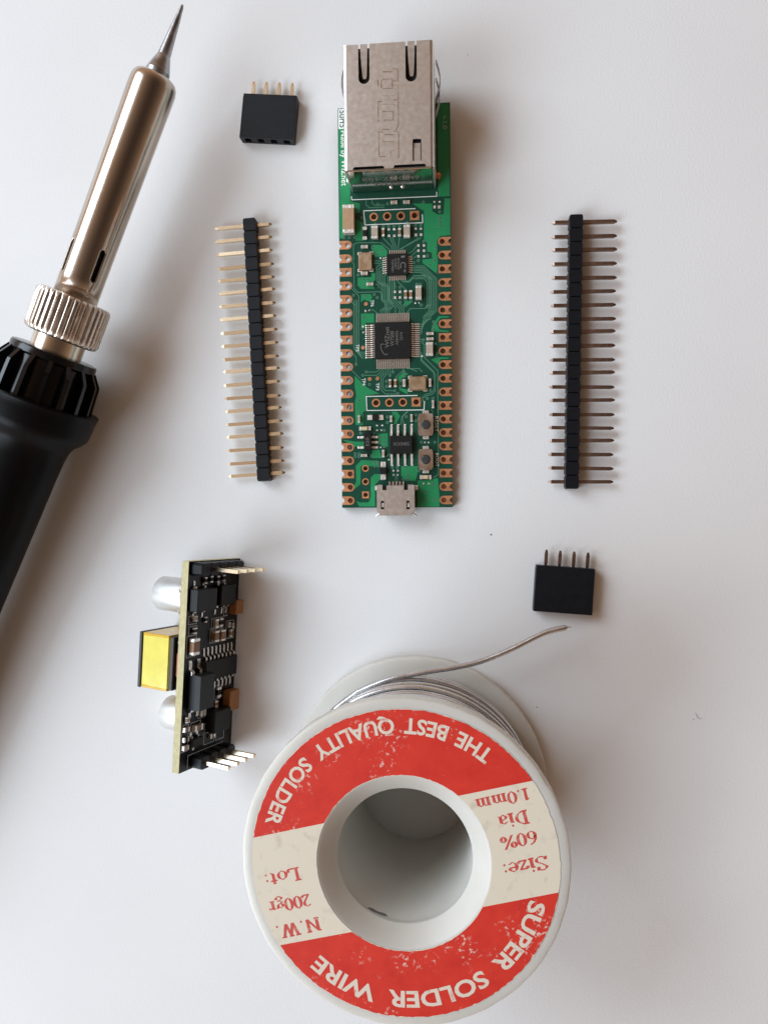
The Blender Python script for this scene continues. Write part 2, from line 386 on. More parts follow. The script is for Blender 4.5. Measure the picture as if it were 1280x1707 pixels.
def text_mb(body, width, height, cx, cy, z, ang=0.0, bold=0.0, outline=0.0, mb=None, xf=None):
    """text scaled to a width x height box centred at (cx, cy), turned by ang"""
    vs, fs, x0, x1, y0, y1 = text_verts(body, bold, outline)
    sx, sy = width / (x1 - x0), height / (y1 - y0)
    mb = mb or MB()
    out = []
    for v in vs:
        x, y = (v.x - (x0 + x1) / 2) * sx, (v.y - (y0 + y1) / 2) * sy
        out.append((cx + x * cos(ang) - y * sin(ang), cy + x * sin(ang) + y * cos(ang), z + v.z * (sx if outline else 0)))
    if xf: out = [xf(p) for p in out]
    return mb.add(out, fs)
TRACES=[[(2.27,46.66),(2.78,46.06),(2.73,41.57),(3.48,40.71),(7.55,40.74),(8.05,40.23),(8.04,39.07),(8.87,38.21),(8.86,36.72)],
 [(2.3,41.5),(3.31,40.38),(3.64,40.04),(3.61,36.87)],
 [(3.5,50.01),(2.73,49.71),(2.7,46.73)],
 [(3.5,50.01),(7.97,49.84),(9.55,48.46),(9.55,48.13)],
 [(8.35,45.66),(7.56,45.69),(7.13,45.29),(7.11,42.67),(7.94,41.81),(7.92,39.24),(8.59,38.55),(8.58,37.8),(7.71,37.22),(7.71,36.58)],
 [(8.35,45.26),(7.89,45.28),(7.47,44.88),(7.44,42.59),(8.28,41.73),(8.26,39.23),(8.92,38.54),(8.92,37.79),(8.12,37.2),(8.11,36.57)],
 [(8.34,44.86),(8.23,44.87),(7.8,44.47),(7.78,42.51),(8.62,41.66),(8.59,39.22),(9.26,38.53),(9.26,37.78),(8.52,37.19),(8.52,36.56)],
 [(8.34,44.47),(8.59,44.46),(8.17,44.06),(8.15,42.43),(8.99,41.58),(8.96,39.2),(9.63,38.52),(9.63,37.77),(8.93,37.18),(8.92,36.55)],
 [(8.34,44.07),(8.98,44.05),(8.55,43.65),(8.54,42.35),(9.37,41.5),(9.35,39.19),(10.02,38.51),(10.01,37.76),(9.33,37.17),(9.33,36.54)],
 [(9.55,42.92),(9.52,39.27),(11.31,37.39),(11.3,36.48)],
 [(9.94,42.9),(9.91,39.39),(11.71,37.51),(11.7,36.46)],
 [(10.33,42.89),(10.3,39.51),(12.11,37.63),(12.1,36.45)],
 [(10.38,42.89),(10.5,41.48)],
 [(10.78,42.88),(11.18,42.36),(12.51,41),(12.51,40.67)],
 [(8.89,44.02),(9.26,43.51),(9.22,39.03),(10.55,37.66),(10.54,36.5)],
 [(11.6,42.85),(12.1,42.38),(13.24,42.34),(13.78,42.94),(15.95,42.86),(16.57,42.27),(16.54,38.06),(16.08,37.33)],
 [(12.01,42.83),(12.51,42.37),(13.38,42.64),(13.92,43.23),(16.19,43.15),(16.9,42.55),(16.87,38.05),(16.41,37.32)],
 [(12.41,42.82),(12.91,42.36),(13.51,42.93),(14.05,43.52),(16.43,43.44),(17.24,42.84),(17.2,38.03),(16.75,37.31)],
 [(16.67,37.97),(16.08,37.33),(13.4,37.41),(12.81,36.76),(12.81,36.43)],
 [(13.72,45.3),(15.89,45.22),(18.29,42.78),(18.25,36.85),(17.16,35.8),(17.15,35.39),(15.39,34.37),(15.06,34.51)],
 [(13.72,45),(15.75,44.93),(17.95,42.7),(17.91,36.86),(16.82,35.81),(16.82,35.4),(15.39,33.93),(15.05,34.08)],
 [(13.71,44.71),(15.62,44.64),(17.62,42.61),(17.58,36.87),(16.49,35.82),(16.48,35.41),(15.38,33.5),(15.05,33.65)],
 [(13.71,44.41),(15.48,44.35),(17.29,42.52),(17.25,36.88),(16.15,35.83),(16.15,35.42),(15.38,33.07),(15.05,33.21)],
 [(13.71,44.11),(15.35,44.06),(16.95,42.43),(16.91,36.89),(15.82,35.84),(15.82,35.43),(15.38,32.64),(15.04,32.78)],
 [(8.4,50.81),(8.4,50.62),(9.98,48.94),(9.97,48.03)],
 [(9.74,50.76),(9.74,50.56),(10.36,48.92),(10.36,48.02)],
 [(10.16,50.75),(10.16,50.55),(10.77,48.91),(10.76,48)],
 [(11.42,50.7),(11.42,50.5),(11.19,49.06),(11.18,47.98)],
 [(14.84,50.56),(14.84,50.36),(11.99,48.7),(11.98,47.95)],
 [(15.34,50.54),(15.34,50.34),(11.57,48.55),(11.56,47.97)],
 [(14.75,49.08),(13.82,47.97),(13.07,47.67)],
 [(14.74,48.13),(13.82,47.31),(13.06,47.01)],
 [(14.73,47.18),(13.81,46.65),(13.06,46.35)],
 [(6.17,46.5),(8.36,46.42)],
 [(6.16,46.07),(8.35,46.02)],
 [(5.53,42.14),(7.22,42.08),(7.47,41.74),(7.47,41.41)],
 [(2.7,39.32),(2.6,30.21),(4.12,28.38),(5.05,28.35)],
 [(3.04,39.3),(2.94,30),(4.05,28.75),(5.06,28.72)],
 [(3.33,39.3),(3.23,29.79),(3.99,29.12),(5.06,29.09)],
 [(3.64,39.29),(3.53,29.58),(3.92,29.49),(5.06,29.46)],
 [(2.34,29.29),(3.01,28.61),(3,27.35)],
 [(2.17,26.11),(4.33,23.88)],
 [(5.48,37.4),(6.33,37.37),(7.34,36.51)],
 [(2.19,39),(3.03,38.3)],
 [(4.41,32),(5.17,32.03)],
 [(7.32,26.41),(7.32,25.99),(6.81,25.7),(5.11,25.74)],
 [(7.75,26.4),(7.74,25.81),(6.97,25.08),(4.42,25.13)],
 [(8.14,26.39),(8.13,25.55),(7.05,24.66)],
 [(8.59,26.38),(8.59,25.54),(7.73,24.73),(7.71,22.3),(8.46,21.53),(10.75,21.48)],
 [(9.02,26.37),(9.01,25.45),(8.07,24.47),(8.05,22.71),(8.55,22.14),(10.16,22.11)],
 [(9.44,26.36),(9.43,25.24)],
 [(9.86,26.35),(9.99,25.76)],
 [(11.97,26.3),(11.97,25.88),(10.52,24.66),(10.52,24.25)],
 [(12.56,26.29),(13.06,26.19),(14.91,26.15),(15.49,25.55)],
 [(12.9,26.36),(13.4,26.1),(13.82,25.92),(14.49,25.66)],
 [(15,31.68),(15.62,31.53)],
 [(15,31.22),(15.37,31.21),(15.95,30.61),(15.93,28.2),(18.42,25.65),(18.37,17.66)],
 [(14.98,29.39),(15.43,28.96),(15.43,27.8),(17.67,25.55),(17.65,22.09),(17.14,21.57),(16.05,21.29),(15.54,20.72),(15.54,19.96)],
 [(14.98,28.98),(15.26,28.64),(15.26,27.64),(17.92,25.08),(17.9,21.84),(17.31,21.27),(16.3,21.04),(15.79,20.63)],
 [(10.86,15.6),(11.45,15.79),(11.56,17.15),(12.54,18.1)],
 [(12.03,15.59),(11.75,16.56),(11.75,17.24),(12.84,18.19)],
 [(10.27,4.79),(10.29,6.35)],
 [(10.67,4.78),(10.58,6.35)],
 [(17.22,18.4),(17.5,17.62)],
 [(18.48,19.15),(18.4,6.17),(17.62,5.69),(17.13,5.7)],
 [(6.02,13.73),(6.42,14.31)],
 [(8.55,9.69),(9.14,10.17)]]
POURS=[[(13.92,56.84),(17.58,56.68),(17.57,55.26),(18.52,54.65),(19.67,54.6),(19.88,57.52),(20.93,57.48),(20.89,50.76),(19.07,50.64),(18.39,49.82),(18.48,48.48),(18.38,47.35),(18.56,46.2),(18.35,43.73),(15.77,45.73),(15.67,46.4),(17.51,46.52),(17.42,47.67),(16.55,47.89),(16.56,49.51),(15.99,50.01),(16.03,55.42),(15.26,55.87)],
 [(6.28,49.48),(8.13,49.41),(9.1,48.27),(9.09,47.21),(6.65,47.3),(6.23,48.18)],
 [(6.13,44.25),(6.82,44.23),(6.8,42.98),(6.21,42.42),(6.63,41.29),(4.04,41.38),(3.42,42.04),(3.44,43.48),(6.03,43.49)],
 [(4.03,40.38),(5.9,40.32),(6.18,39.73),(5.88,38.97),(5.49,38.98),(4.61,39.36),(4.02,38.83)],
 [(3.99,36.75),(6.49,36.68),(6.47,35),(4.86,34.99),(4.85,33.98),(3.97,34.01)],
 [(11.93,38.11),(12.61,38.91),(13.78,38.68),(12.51,37.7)],
 [(14.38,41.99),(15.64,41.95),(15.64,41.34),(14.38,41.38)],
 [(0.69,57.7),(2.26,57.73),(4.01,57.27),(4,55.55),(3.02,55.49),(2.94,57.12),(0.68,57.22)],
 [(3.2,54.43),(4.56,53.61),(4.53,50.36),(3.16,50.41)],
 [(17.22,33.31),(17.56,34.3),(18.66,35.84),(20.57,35.75),(20.57,35.52),(18.99,35.5),(18.23,34.53),(18.81,33.27),(20.55,33.06),(20.55,32.87),(17.22,33.03)],
 [(17.18,27.79),(18.19,28.23),(20.52,28.09),(20.52,27.89),(18.94,27.8),(18.51,26.76)],
 [(11.96,25.55),(12.89,25.28),(11.28,24.06),(11.1,22.64),(12.78,22.19),(12.69,21.36),(11.18,22.22),(10.6,24.41)],
 [(2.69,25.1),(4.45,23.31),(5.23,22.71),(7.38,21.6),(4.82,21.32),(4.69,18.34),(4.2,18.25),(4.17,15.71),(2.78,15.73),(2.63,19.84),(2.94,21.39),(2.67,23.15)],
 [(7.11,13.91),(8.1,14.09),(8.88,14.08),(8.86,11.54),(7.68,11.75),(7.2,12.54)],
 [(5.9,11),(7.28,10.98),(7.66,9.41),(5.88,9.43)],
 [(11.38,7.84),(14.51,7.81),(14.5,6.6),(14.1,5.04),(12.14,5.16),(11.36,6.05)],
 [(14.49,5.04),(18.3,5.49),(18.57,2.28),(18.55,0.13),(14.45,0.16)],
 [(2.7,8),(3.8,9.06),(7.06,8.93),(7.15,7.95),(5.67,7.87),(3.69,7.89),(3.56,4.45),(2.45,3.58),(2.36,4.27),(2.77,4.95)],
 [(2.73,1.31),(3.42,1.01),(5.11,1),(5.51,1.98),(5.55,5.71),(6.25,6.39),(7.43,6.38),(7.42,5.4),(6.33,4.33),(6.29,0.21),(3.31,0.22)],
 [(9.7,18.15),(10.68,18.13),(11.26,17.35),(10.47,15.8),(10.17,15.81)],
 [(0.18,13.03),(2.75,12.6),(4.33,12.58),(4.32,11.6),(2.54,11.63)]]
VIAS=[(4.34,54.62),(4.96,54.13),(4.99,53.59),(6.9,53.29),(0.91,51.07),(1.95,51.07),(2.97,51.03),(7.43,56.99),(9.23,57),(15.94,57),(19,55.1),(18.96,53.97),(18.99,53.25),(18.99,52.54),(8.42,52.88),(9.43,52.84),(10.44,52.8),(11.49,52.85),(14.47,52.82),(15.47,52.78),(12.92,53.31),(6.37,49),(7.97,48.5),(7.08,47.63),(3.58,44.01),(4.61,43.05),(5.43,43.06),(4.6,42.03),(15.99,49.76),(18.19,48.49),(17.99,46.18),(17.07,45.43),(14.07,45.92),(14.94,46.27),(16.64,47.09),(10.46,41.47),(11.47,41.44),(11.48,38.64),(14.67,41.89),(15.31,41.87),(12.52,38.86),(13.49,38.83),(12.51,38.05),(15.42,38),(6.58,40.24),(7.16,39.66),(4.91,40.02),(2.62,40.23),(4.44,35.98),(4.2,33.96),(4.94,25.74),(4.25,25.14),(3,27.23),(5.51,23.4),(9.99,25.63),(9.43,25.02),(10.3,22.11),(10.88,21.56),(8.74,23.92),(8.73,22.94),(11.36,23.93),(11.27,22.89),(12.13,25.58),(12.18,24.84),(15.79,31.5),(18.04,30.64),(18.28,28.89),(18.27,28.1),(17.7,34.82),(17.69,34.13),(17.72,33.43),(17.01,22.02),(16.46,20.53),(17.5,20.51),(3.52,20.4),(3.54,18.16),(8.85,17.19),(8.84,16.16),(12.44,17.19),(14.23,17.45),(14.23,16.42),(8.24,14.67),(3.72,14.2),(7.3,13.36),(7.29,12.38),(8.23,13.35),(8.22,12.47),(8.21,11.55),(2.67,10.29),(3.36,10.29),(2.66,9.76),(3.35,9.76),(5.79,9.86),(6.37,8.54),(7.02,8.54),(6.36,7.9),(7.01,7.89),(9.71,7.67),(10.69,7.66),(12.16,7.6),(12.64,6.13),(11.81,5.36),(12.59,5.35),(14.74,6.93),(16.04,2.94),(15.99,1.42),(17.59,1.47),(17.32,4.43),(17.8,12.3),(15.23,12.33)]

# ------------------------------------------------------------------ the setting: a white paper-covered table top
ts = obj('table_surface', MB().box(-420, 420, -420, 420, -6, 0), 'paper')
ts['kind'] = 'structure'
for k, (x, y, r) in enumerate(((20.4, -4.3, .15), (29.0, -36.9, .10), (57.6, -38.4, .07), (16.0, 87.0, .06))):
    sp = obj('dust_speck', MB().lathe([(r * 1.2, 0.0), (r, 0.06), (0, 0.10)], 7), 'speck', ts, loc=(x, y, 0.002))
fb = obj('lint_fibre', MB().tube([(57.9, -37.2, .05), (58.15, -37.7, .1), (58.25, -38.05, .08), (58.7, -38.3, .07), (59.2, -38.2, .06)], [.02, .045, .05, .03, .015], 5), 'lint', ts)

# ------------------------------------------------------------------ soldering iron
A = Vector((-55.47, 40.32, 12.1)); D = Vector((0.38434, 0.92216, 0.0436)).normalized()
iron = thing('soldering_iron', 'soldering iron with black rubber grip, knurled nut and pointed metal tip', 'soldering iron', (0, 0, 0))
zax = D; xax = Vector((D.y, -D.x, 0)).normalized(); yax = zax.cross(xax)
R3 = Matrix((xax, yax, zax)).transposed()
iron.rotation_euler = R3.to_euler()
iron.location = A * S
# local +z runs towards the tip, 0 at the top of the knurled nut, +x to the right, +y up
def rp(r0, r1, z, k=5):       # quarter round between radii
    return [(r1 - (r1 - r0) * (1 - cos(pi / 2 * i / k)), z + (r1 - r0) * (sin(pi / 2 * i / k) - 1)) for i in range(k + 1)]
obj('tip', MB().lathe([(r * .92, z + 1.1) for r, z in [(0, 38), (2.3, 38), (2.3, 41.0), (1.42, 43.5), (1.25, 43.9), (1.05, 46), (.78, 49), (.5, 51.6), (.36, 52.8), (.2, 53.2), (0, 53.3)]], 40), 'tip', iron, 14)
# barrel: thin tube with two vent slots, rounded front end
def barrel():
    mb = MB(); n = 96
    zs = [-1.0, 2.7, 2.9, 3.3, 8.2, 8.6, 8.8, 20.0, 37.6]
    front = [(4.50, 38.7), (4.46, 39.5), (4.28, 40.2), (3.95, 40.75), (3.5, 41.05), (2.9, 41.15), (2.45, 41.12), (2.4, 40.7), (2.4, 38)]
    rings = [(r * .925, z) for r, z in [(4.24 + 0.26 * max(0, z) / 36.5, z) for z in zs] + front]
    vs = [(r * cos(2 * pi * i / n), r * sin(2 * pi * i / n), z) for r, z in rings for i in range(n)]
    fs = []
    sl = {}
    for ang in (325, 231, 90):
        c = int(round(ang / 360 * n))
        for k in range(1, 6):
            w = 2 if k in (2, 3, 4) else 1
            for d in range(-w, w): sl[(k, (c + d) % n)] = 1
    for k in range(len(rings) - 1):
        for i in range(n):
            if (k, i) in sl and k < 6: continue
            j = (i + 1) % n
            fs.append((k * n + i, k * n + j, (k + 1) * n + j, (k + 1) * n + i))
    mb.add(vs, fs)
    return mb
bo = obj('barrel', barrel(), 'barrel', iron, 40)
sm = bo.modifiers.new('thickness', 'SOLIDIFY'); sm.thickness = 0.35 * S; sm.offset = -1
obj('heater_core', MB().lathe([(0, -1), (3.0, -1), (3.0, 37.5), (0, 37.5)], 24), 'dark_hole', iron, 40)
# knurled nut
def knurl(r, a, z):
    return .90 * (r - (0.34 * max(0.0, cos(36 * a)) ** 1.3 if r > 7.2 else 0.0))
obj('knurled_nut', MB().lathe([(4.3, -9.0), (6.7, -9.0), (7.1, -8.75), (7.42, -8.2), (7.45, -7.6), (7.45, -2.2), (7.42, -1.7), (7.1, -1.15), (6.6, -0.95), (5.0, -0.95), (4.75, -1.2), (4.3, -1.2)], 288, wob=knurl), 'nickel', iron, 55)
obj('collar', MB().lathe([(3.5, -12), (4.65, -12), (4.65, -9.0), (3.5, -9.0)], 48), 'barrel_lo', iron, 40)
# ribbed front cap
obj('front_cap', MB().lathe([(r * .895, z) for r, z in [(4.8, -11.6), (7.9, -11.6), (8.45, -11.75), (8.65, -12.1), (8.65, -13.0), (8.2, -13.4), (8.35, -15.2), (8.7, -20.9), (4.8, -20.9)]], 64), 'blk_glossy', iron, 30)
rib_mesh = None
for i in range(16):
    a = 2 * pi * i / 16 + 0.12
    if rib_mesh is None:
        mb = MB()
        prof = [(7.6, -12.9), (8.75, -12.9), (10.35, -15.0), (10.45, -15.6), (10.75, -20.9), (7.6, -20.9)]
        h = 0.38
        vs = [(r * .895, s * h, z) for s in (-1, 1) for r, z in prof]
        m = len(prof)
        fs = [tuple(range(m))[::-1], tuple(range(m, 2 * m))] + [(k, (k + 1) % m, m + (k + 1) % m, m + k) for k in range(m)]
        rib_mesh = mb.add(vs, fs).mesh('rib')
        rib_mesh.materials.append(M['blk_glossy'])
    obj('rib', rib_mesh, None, iron, rot=(0, 0, a))
obj('grip', MB().lathe([(r * .895, z) for r, z in [(8.8, -20.6), (11.9, -20.55), (12.35, -20.6), (12.45, -20.9), (12.3, -21.3), (12.15, -22.2), (12.05, -24.6), (11.8, -25.6), (11.0, -26.6), (9.9, -27.5), (9.25, -28.8), (8.95, -31), (8.75, -34), (7.52, -61.4), (7.3, -75), (7.6, -110), (7.4, -118), (5.5, -121), (0, -121.5)]], 72), 'rubber', iron, 35)

# ------------------------------------------------------------------ solder spool
SPX, SPY, SPH = 6.327, -51.713, 34.9
spool = thing('solder_spool', 'white plastic spool of solder wire with worn red and cream label', 'solder spool', (SPX, SPY, 0))
RB, RF, RC = 10.2, 24.35, 13.4
def nick(r, a, z):
    return r + (0.03 * sin(7 * a) + 0.025 * sin(29 * a + 1.0) + 0.02 * sin(53 * a)) * (1 if r > 23.9 else 0)
tf = [(RB, SPH - 3.0), (RB, SPH - 2.5), (RB + .08, SPH - 2.2), (12.55, SPH - .25), (12.75, SPH - .06), (13.0, SPH), (22.9, SPH), (23.9, SPH - .03), (24.2, SPH - .16), (RF, SPH - .45), (RF, SPH - 2.6), (24.2, SPH - 2.9), (23.9, SPH - 3.0)]
obj('flange', MB().lathe(tf, 160, closed=True, wob=nick), 'spool', spool, 35)
obj('flange', MB().lathe([(r, SPH - z) for r, z in tf], 160, closed=True, wob=nick), 'spool', spool, 35)
obj('core', MB().lathe([(RB, 3.0), (RC, 3.0), (RC, SPH - 3.0), (RB, SPH - 3.0)], 96, closed=True), 'spool', spool, 35)
# printed label: cream paper ring, two red segments, lettering
LR = radians(193.6)
lab = obj('label', MB().lathe([(12.95, SPH + .004), (12.95, SPH + .07), (22.76, SPH + .07), (22.76, SPH + .004)], 160, closed=True, wob=lambda r, a, z: r + (0.05 * sin(37 * a) * sin(13 * a) + .04 * sin(71 * a)) * (1 if r > 20 else .4)), 'cream', spool, rot=(0, 0, LR))
def segment(sgn, d):
    ro, ri = 22.74, 13.0
    ao, ai = math.asin(d / ro), math.asin(d / ri)
    rg = random.Random(3 + sgn)
    out = [((ro + rg.uniform(-.10, .05)) * cos(ao + (pi - 2 * ao) * i / 120), (ro + rg.uniform(-.10, .05)) * sin(ao + (pi - 2 * ao) * i / 120)) for i in range(121)]
    inn = [((ri + rg.uniform(-.02, .06)) * cos(ai + (pi - 2 * ai) * i / 60), (ri + rg.uniform(-.02, .06)) * sin(ai + (pi - 2 * ai) * i / 60)) for i in range(60, -1, -1)]
    pts = [(x, y * sgn) for x, y in out + inn]
    return MB().plate(pts, [], SPH + .06, SPH + .085)
zt = SPH + .085
obj('red_band', segment(1, 8.45), 'red', lab, label='red printed band reading SUPER SOLDER WIRE')
obj('red_band', segment(-1, 8.05), 'red', lab, label='red printed band reading THE BEST QUALITY SOLDER')
def arc_words(words, a_first, a_last, rbase, h, outward):
    # words laid along an arc; outward: letter tops point away from the hub
    full = ' '.join(words)
    spans = []
    adv = lambda t: text_verts(t)[3] - text_verts(t)[2]
    gap, x = 0.52, 0.0
    for w in words:
        wd = adv(w) + 0.06 * len(w); spans.append((w, x, wd)); x += wd + gap
    tot = x - gap
    sgn = -1 if outward else 1
    for w, x0, wd in spans:
        def xf(p):
            a = a_first + (a_last - a_first) * (p[0] / tot)
            r = rbase + p[1] if outward else rbase - p[1]
            return (r * cos(a), r * sin(a), zt + .012)
        vs, fs, tx0, tx1, ty0, ty1 = text_verts(w, 0.026)
        mb = MB()
        out = [xf((x0 + (v.x - tx0) / (tx1 - tx0) * wd, v.y / 0.70 * h, 0)) for v in vs]
        obj('lettering', mb.add(out, fs), 'cream_ink', lab)
off = radians(196) - LR
arc_words(['SUPER', 'SOLDER', 'WIRE'], radians(150.2) + off, radians(33.0) + off, 18.95, 2.35, True)
arc_words(['THE', 'BEST', 'QUALITY', 'SOLDER'], radians(-144.5) + off, radians(-30.0) + off, 21.35, 2.2, False)
# serif lettering drawn with a broad pen
def arc(cx, cy, rx, ry, a0, a1, n=14):
    return [(cx + rx * cos(radians(a0 + (a1 - a0) * i / n)), cy + ry * sin(radians(a0 + (a1 - a0) * i / n))) for i in range(n + 1)]
def ser(x, y, w=.3): return ('h', x - w / 2, x + w / 2, y)
GL = {
 'S': (.62, [arc(.30, .75, .22, .22, 35, 180) + arc(.30, .25, .24, .23, 100, -160)[1:], [(.50, .70), (.52, .96)], [(.07, .28), (.05, .04)]]),
 'i': (.34, [[(.17, .0), (.17, .66)], ser(.17, .02), ('h', .03, .2, .64), ('d', .17, .9)]),
 'z': (.52, [('h', .06, .46, .62), ('h', .06, .47, .04), [(.43, .62), (.09, .04)], [(.06, .62), (.06, .46)], [(.47, .04), (.47, .2)]]),
 'e': (.54, [('h', .09, .46, .37), arc(.27, .33, .20, .32, 8, 320, 20)]),
 ':': (.28, [('d', .14, .08), ('d', .14, .52)]),
 '.': (.26, [('d', .13, .07)]),
 '6': (.62, [arc(.31, .30, .21, .28, 0, 360, 20), [(.10, .33), (.14, .66), (.28, .90), (.48, .97)]]),
 '0': (.60, [arc(.30, .48, .21, .47, 0, 360, 24)]),
 '%': (.95, [arc(.20, .72, .13, .22, 0, 360), arc(.74, .22, .13, .22, 0, 360), [(.74, .97), (.2, -.02)]]),
 'D': (.78, [[(.20, .0), (.20, .96)], arc(.22, .48, .44, .46, 88, -88, 18), ('h', .04, .34, .95), ('h', .04, .34, .02)]),
 'a': (.54, [arc(.24, .50, .15, .14, 170, 0, 8) + [(.39, .12), (.50, .03)], arc(.24, .19, .15, .17, 70, 330, 14)]),
 '1': (.52, [[(.27, .0), (.27, .95)], ser(.27, .02, .36), [(.10, .80), (.26, .93)]]),
 'm': (.96, [[(.17, 0), (.17, .64)], [(.47, 0), (.47, .5)], [(.77, 0), (.77, .5)], arc(.32, .50, .15, .12, 180, 0, 8), arc(.62, .50, .15, .12, 180, 0, 8), ser(.17, .02, .26), ser(.47, .02, .26), ser(.77, .02, .26), ('h', .03, .19, .63)]),
 'L': (.66, [[(.20, 0), (.20, .95)], ('h', .04, .36, .94), ('h', .04, .60, .02), [(.60, .02), (.62, .26)]]),
 'o': (.56, [arc(.28, .33, .20, .32, 0, 360, 20)]),
 't': (.40, [[(.18, .88), (.18, .12)] + arc(.28, .12, .10, .10, 180, 300, 6)[1:], ('h', .03, .36, .62)]),
 '2': (.58, [arc(.28, .70, .19, .24, 150, -30, 12) + [(.10, .05)], ('h', .08, .50, .06), [(.50, .06), (.52, .22)]]),
 'g': (.58, [arc(.25, .46, .16, .18, 0, 360), [(.16, .28), (.12, .16), (.2, .1), (.42, .06)], arc(.27, -.12, .19, .15, 70, 360 + 30, 16), ('h', .40, .54, .60)]),
 'r': (.46, [[(.16, 0), (.16, .64)], ser(.17, .02, .30), ('h', .03, .18, .63), arc(.32, .46, .14, .16, 170, 60, 6), ('d', .40, .55)]),
 'N': (.86, [[(.17, .0), (.17, .96)], [(.17, .96), (.66, .0)], [(.66, .0), (.66, .96)], ser(.17, .02, .26), ser(.66, .95, .26), ('h', .03, .20, .95)]),
 'W': (1.05, [[(.14, .96), (.34, 0)], [(.34, 0), (.52, .9)], [(.50, .96), (.70, 0)], [(.70, 0), (.90, .96)], ser(.14, .95, .28), ser(.50, .95, .26), ser(.90, .95, .26)]),
 ' ': (.3, []),
}
def serif(body, x0, x1, y, h):
    tot = sum(GL[c][0] for c in body)
    k = (x1 - x0) / tot
    mb = MB(); x = x0; lift = [0]
    def quad(pts):
        lift[0] += 1
        mb.add([(px, py, SPH + .078 + .0004 * (lift[0] % 12)) for px, py in pts], [(0, 1, 2, 3)])
    for c in body:
        w, strokes = GL[c]
        f = lambda p: (x + p[0] * k, y + p[1] * h)
        for st in strokes:
            if st[0] == 'h':
                a, b = f((st[1], st[3])), f((st[2], st[3])); t = .055 * h
                quad([(a[0], a[1] - t), (b[0], b[1] - t), (b[0], b[1] + t), (a[0], a[1] + t)])
            elif st[0] == 'd':
                a = f((st[1], st[2])); t = .085 * h
                mb.add([(a[0] + t * cos(i * pi / 4), a[1] + t * sin(i * pi / 4), SPH + .083) for i in range(8)], [tuple(range(8))])
            else:
                P = [f(p) for p in st]
                for i in range(len(P) - 1):
                    (ax, ay), (bx, by) = P[i], P[i + 1]
                    L = hypot(bx - ax, by - ay) or 1e-6
                    wv = (.06 + .18 * (abs(by - ay) / L) ** 1.5) * h / 2
                    quad([(ax - wv, ay), (bx - wv, by), (bx + wv, by), (ax + wv, ay)] if abs(by - ay) > abs(bx - ax) * .4 else
                         [(ax, ay - wv * 1.2), (bx, by - wv * 1.2), (bx, by + wv * 1.2), (ax, ay + wv * 1.2)])
        x += w * k
    return mb
rl = off * 0.55
def sline(body, x0, x1, y, h):
    mb = serif(body, x0, x1, y, h)
    mb.v = [(px * cos(rl) - py * sin(rl), px * sin(rl) + py * cos(rl), pz) for px, py, pz in mb.v]
    obj('lettering', mb, 'red_ink', lab)
sline('Size:', -20.5, -13.9, 3.3, 2.05); sline('60%', -20.0, -14.6, -.55, 1.95); sline('Dia', -19.6, -15.1, -3.65, 2.0); sline('1.0mm', -20.6, -12.5, -6.7, 1.8)
sline('N.W.', 14.4, 21.4, 5.05, 2.0); sline('200gr', 14.9, 21.5, 1.35, 1.9); sline('Lot:', 15.4, 21.1, -2.8, 1.95)
# wound wire
wr_ = random.Random(5)
pts = []
turns = 27
for i in range(turns * 72 + 1):
    a = 2 * pi * i / 72
    z = 3.55 + 1.03 * i / 72
    pts.append(((20.45 + .12 * sin(a * .37)) * cos(a), (20.45 + .12 * sin(a * .37)) * sin(a), z))
obj('wire_winding', MB().tube(pts, 0.5, 8), 'solder', spool, 60)
for k, (z0, dz, r, a0, a1) in enumerate(((4.6, 1.6, 21.15, -20, 150), (6.6, 1.4, 21.2, -30, 135), (10.2, 3.0, 21.2, -40, 200), (15.0, -1.2, 21.2, -30, 180), (20.0, 2.2, 21.2, -20, 190))):
    pts = []
    for i in range(61):
        t = i / 60; a = radians(a0 + (a1 - a0) * t)
        rr = r - .85 * (1 - min(1, t * 8, (1 - t) * 8))
        pts.append((rr * cos(a), rr * sin(a), z0 + dz * t + .25 * sin(3 * a)))
    obj('loose_turn', MB().tube(pts, 0.5, 8), 'solder', spool, 60)
def catmull(P, n=8):
    P = [Vector(p) for p in P]; Q = [P[0] * 2 - P[1]] + P + [P[-1] * 2 - P[-2]]; out = []
    for i in range(1, len(Q) - 2):
        for k in range(n):
            t = k / n
            out.append(0.5 * (2 * Q[i] + (Q[i + 1] - Q[i - 1]) * t + (2 * Q[i - 1] - 5 * Q[i] + 4 * Q[i + 1] - Q[i + 2]) * t * t + (3 * Q[i] - Q[i - 1] - 3 * Q[i + 1] + Q[i + 2]) * t ** 3))
    return out + [P[-1]]
W0 = [(SPX + 21.3 * cos(radians(q_)), SPY + 21.3 * sin(radians(q_)), z_) for q_, z_ in ((196, 6.6), (180, 6.9), (164, 7.2), (150, 7.5), (136, 7.8), (122, 8.0))] + [(-3.3, -32.6, 8), (1.9, -30.45, 8), (7.4, -29.2, 8), (13.9, -28.0, 8), (18.2, -26.9, 8), (23.5, -24.7, 8), (28.8, -21.95, 8), (31.2, -21.1, 8), (33.1, -20.65, 8)]
wp = catmull([(x - SPX, y - SPY, z) for x, y, z in W0])
obj('wire_end', MB().tube(wp, 0.5, 10), 'solder', spool, 60)
e1 = wp[-1]; dd = (wp[-1] - wp[-2]).normalized()
obj('wire_tip', MB().tube([e1 - dd * .1, e1 + dd * .35, e1 + dd * .55 + Vector((0, .05, 0)), e1 + dd * 1.15 + Vector((.1, -.1, 0))], [.48, .40, .16, .05], 8), 'solder', spool, 60)
gv = []
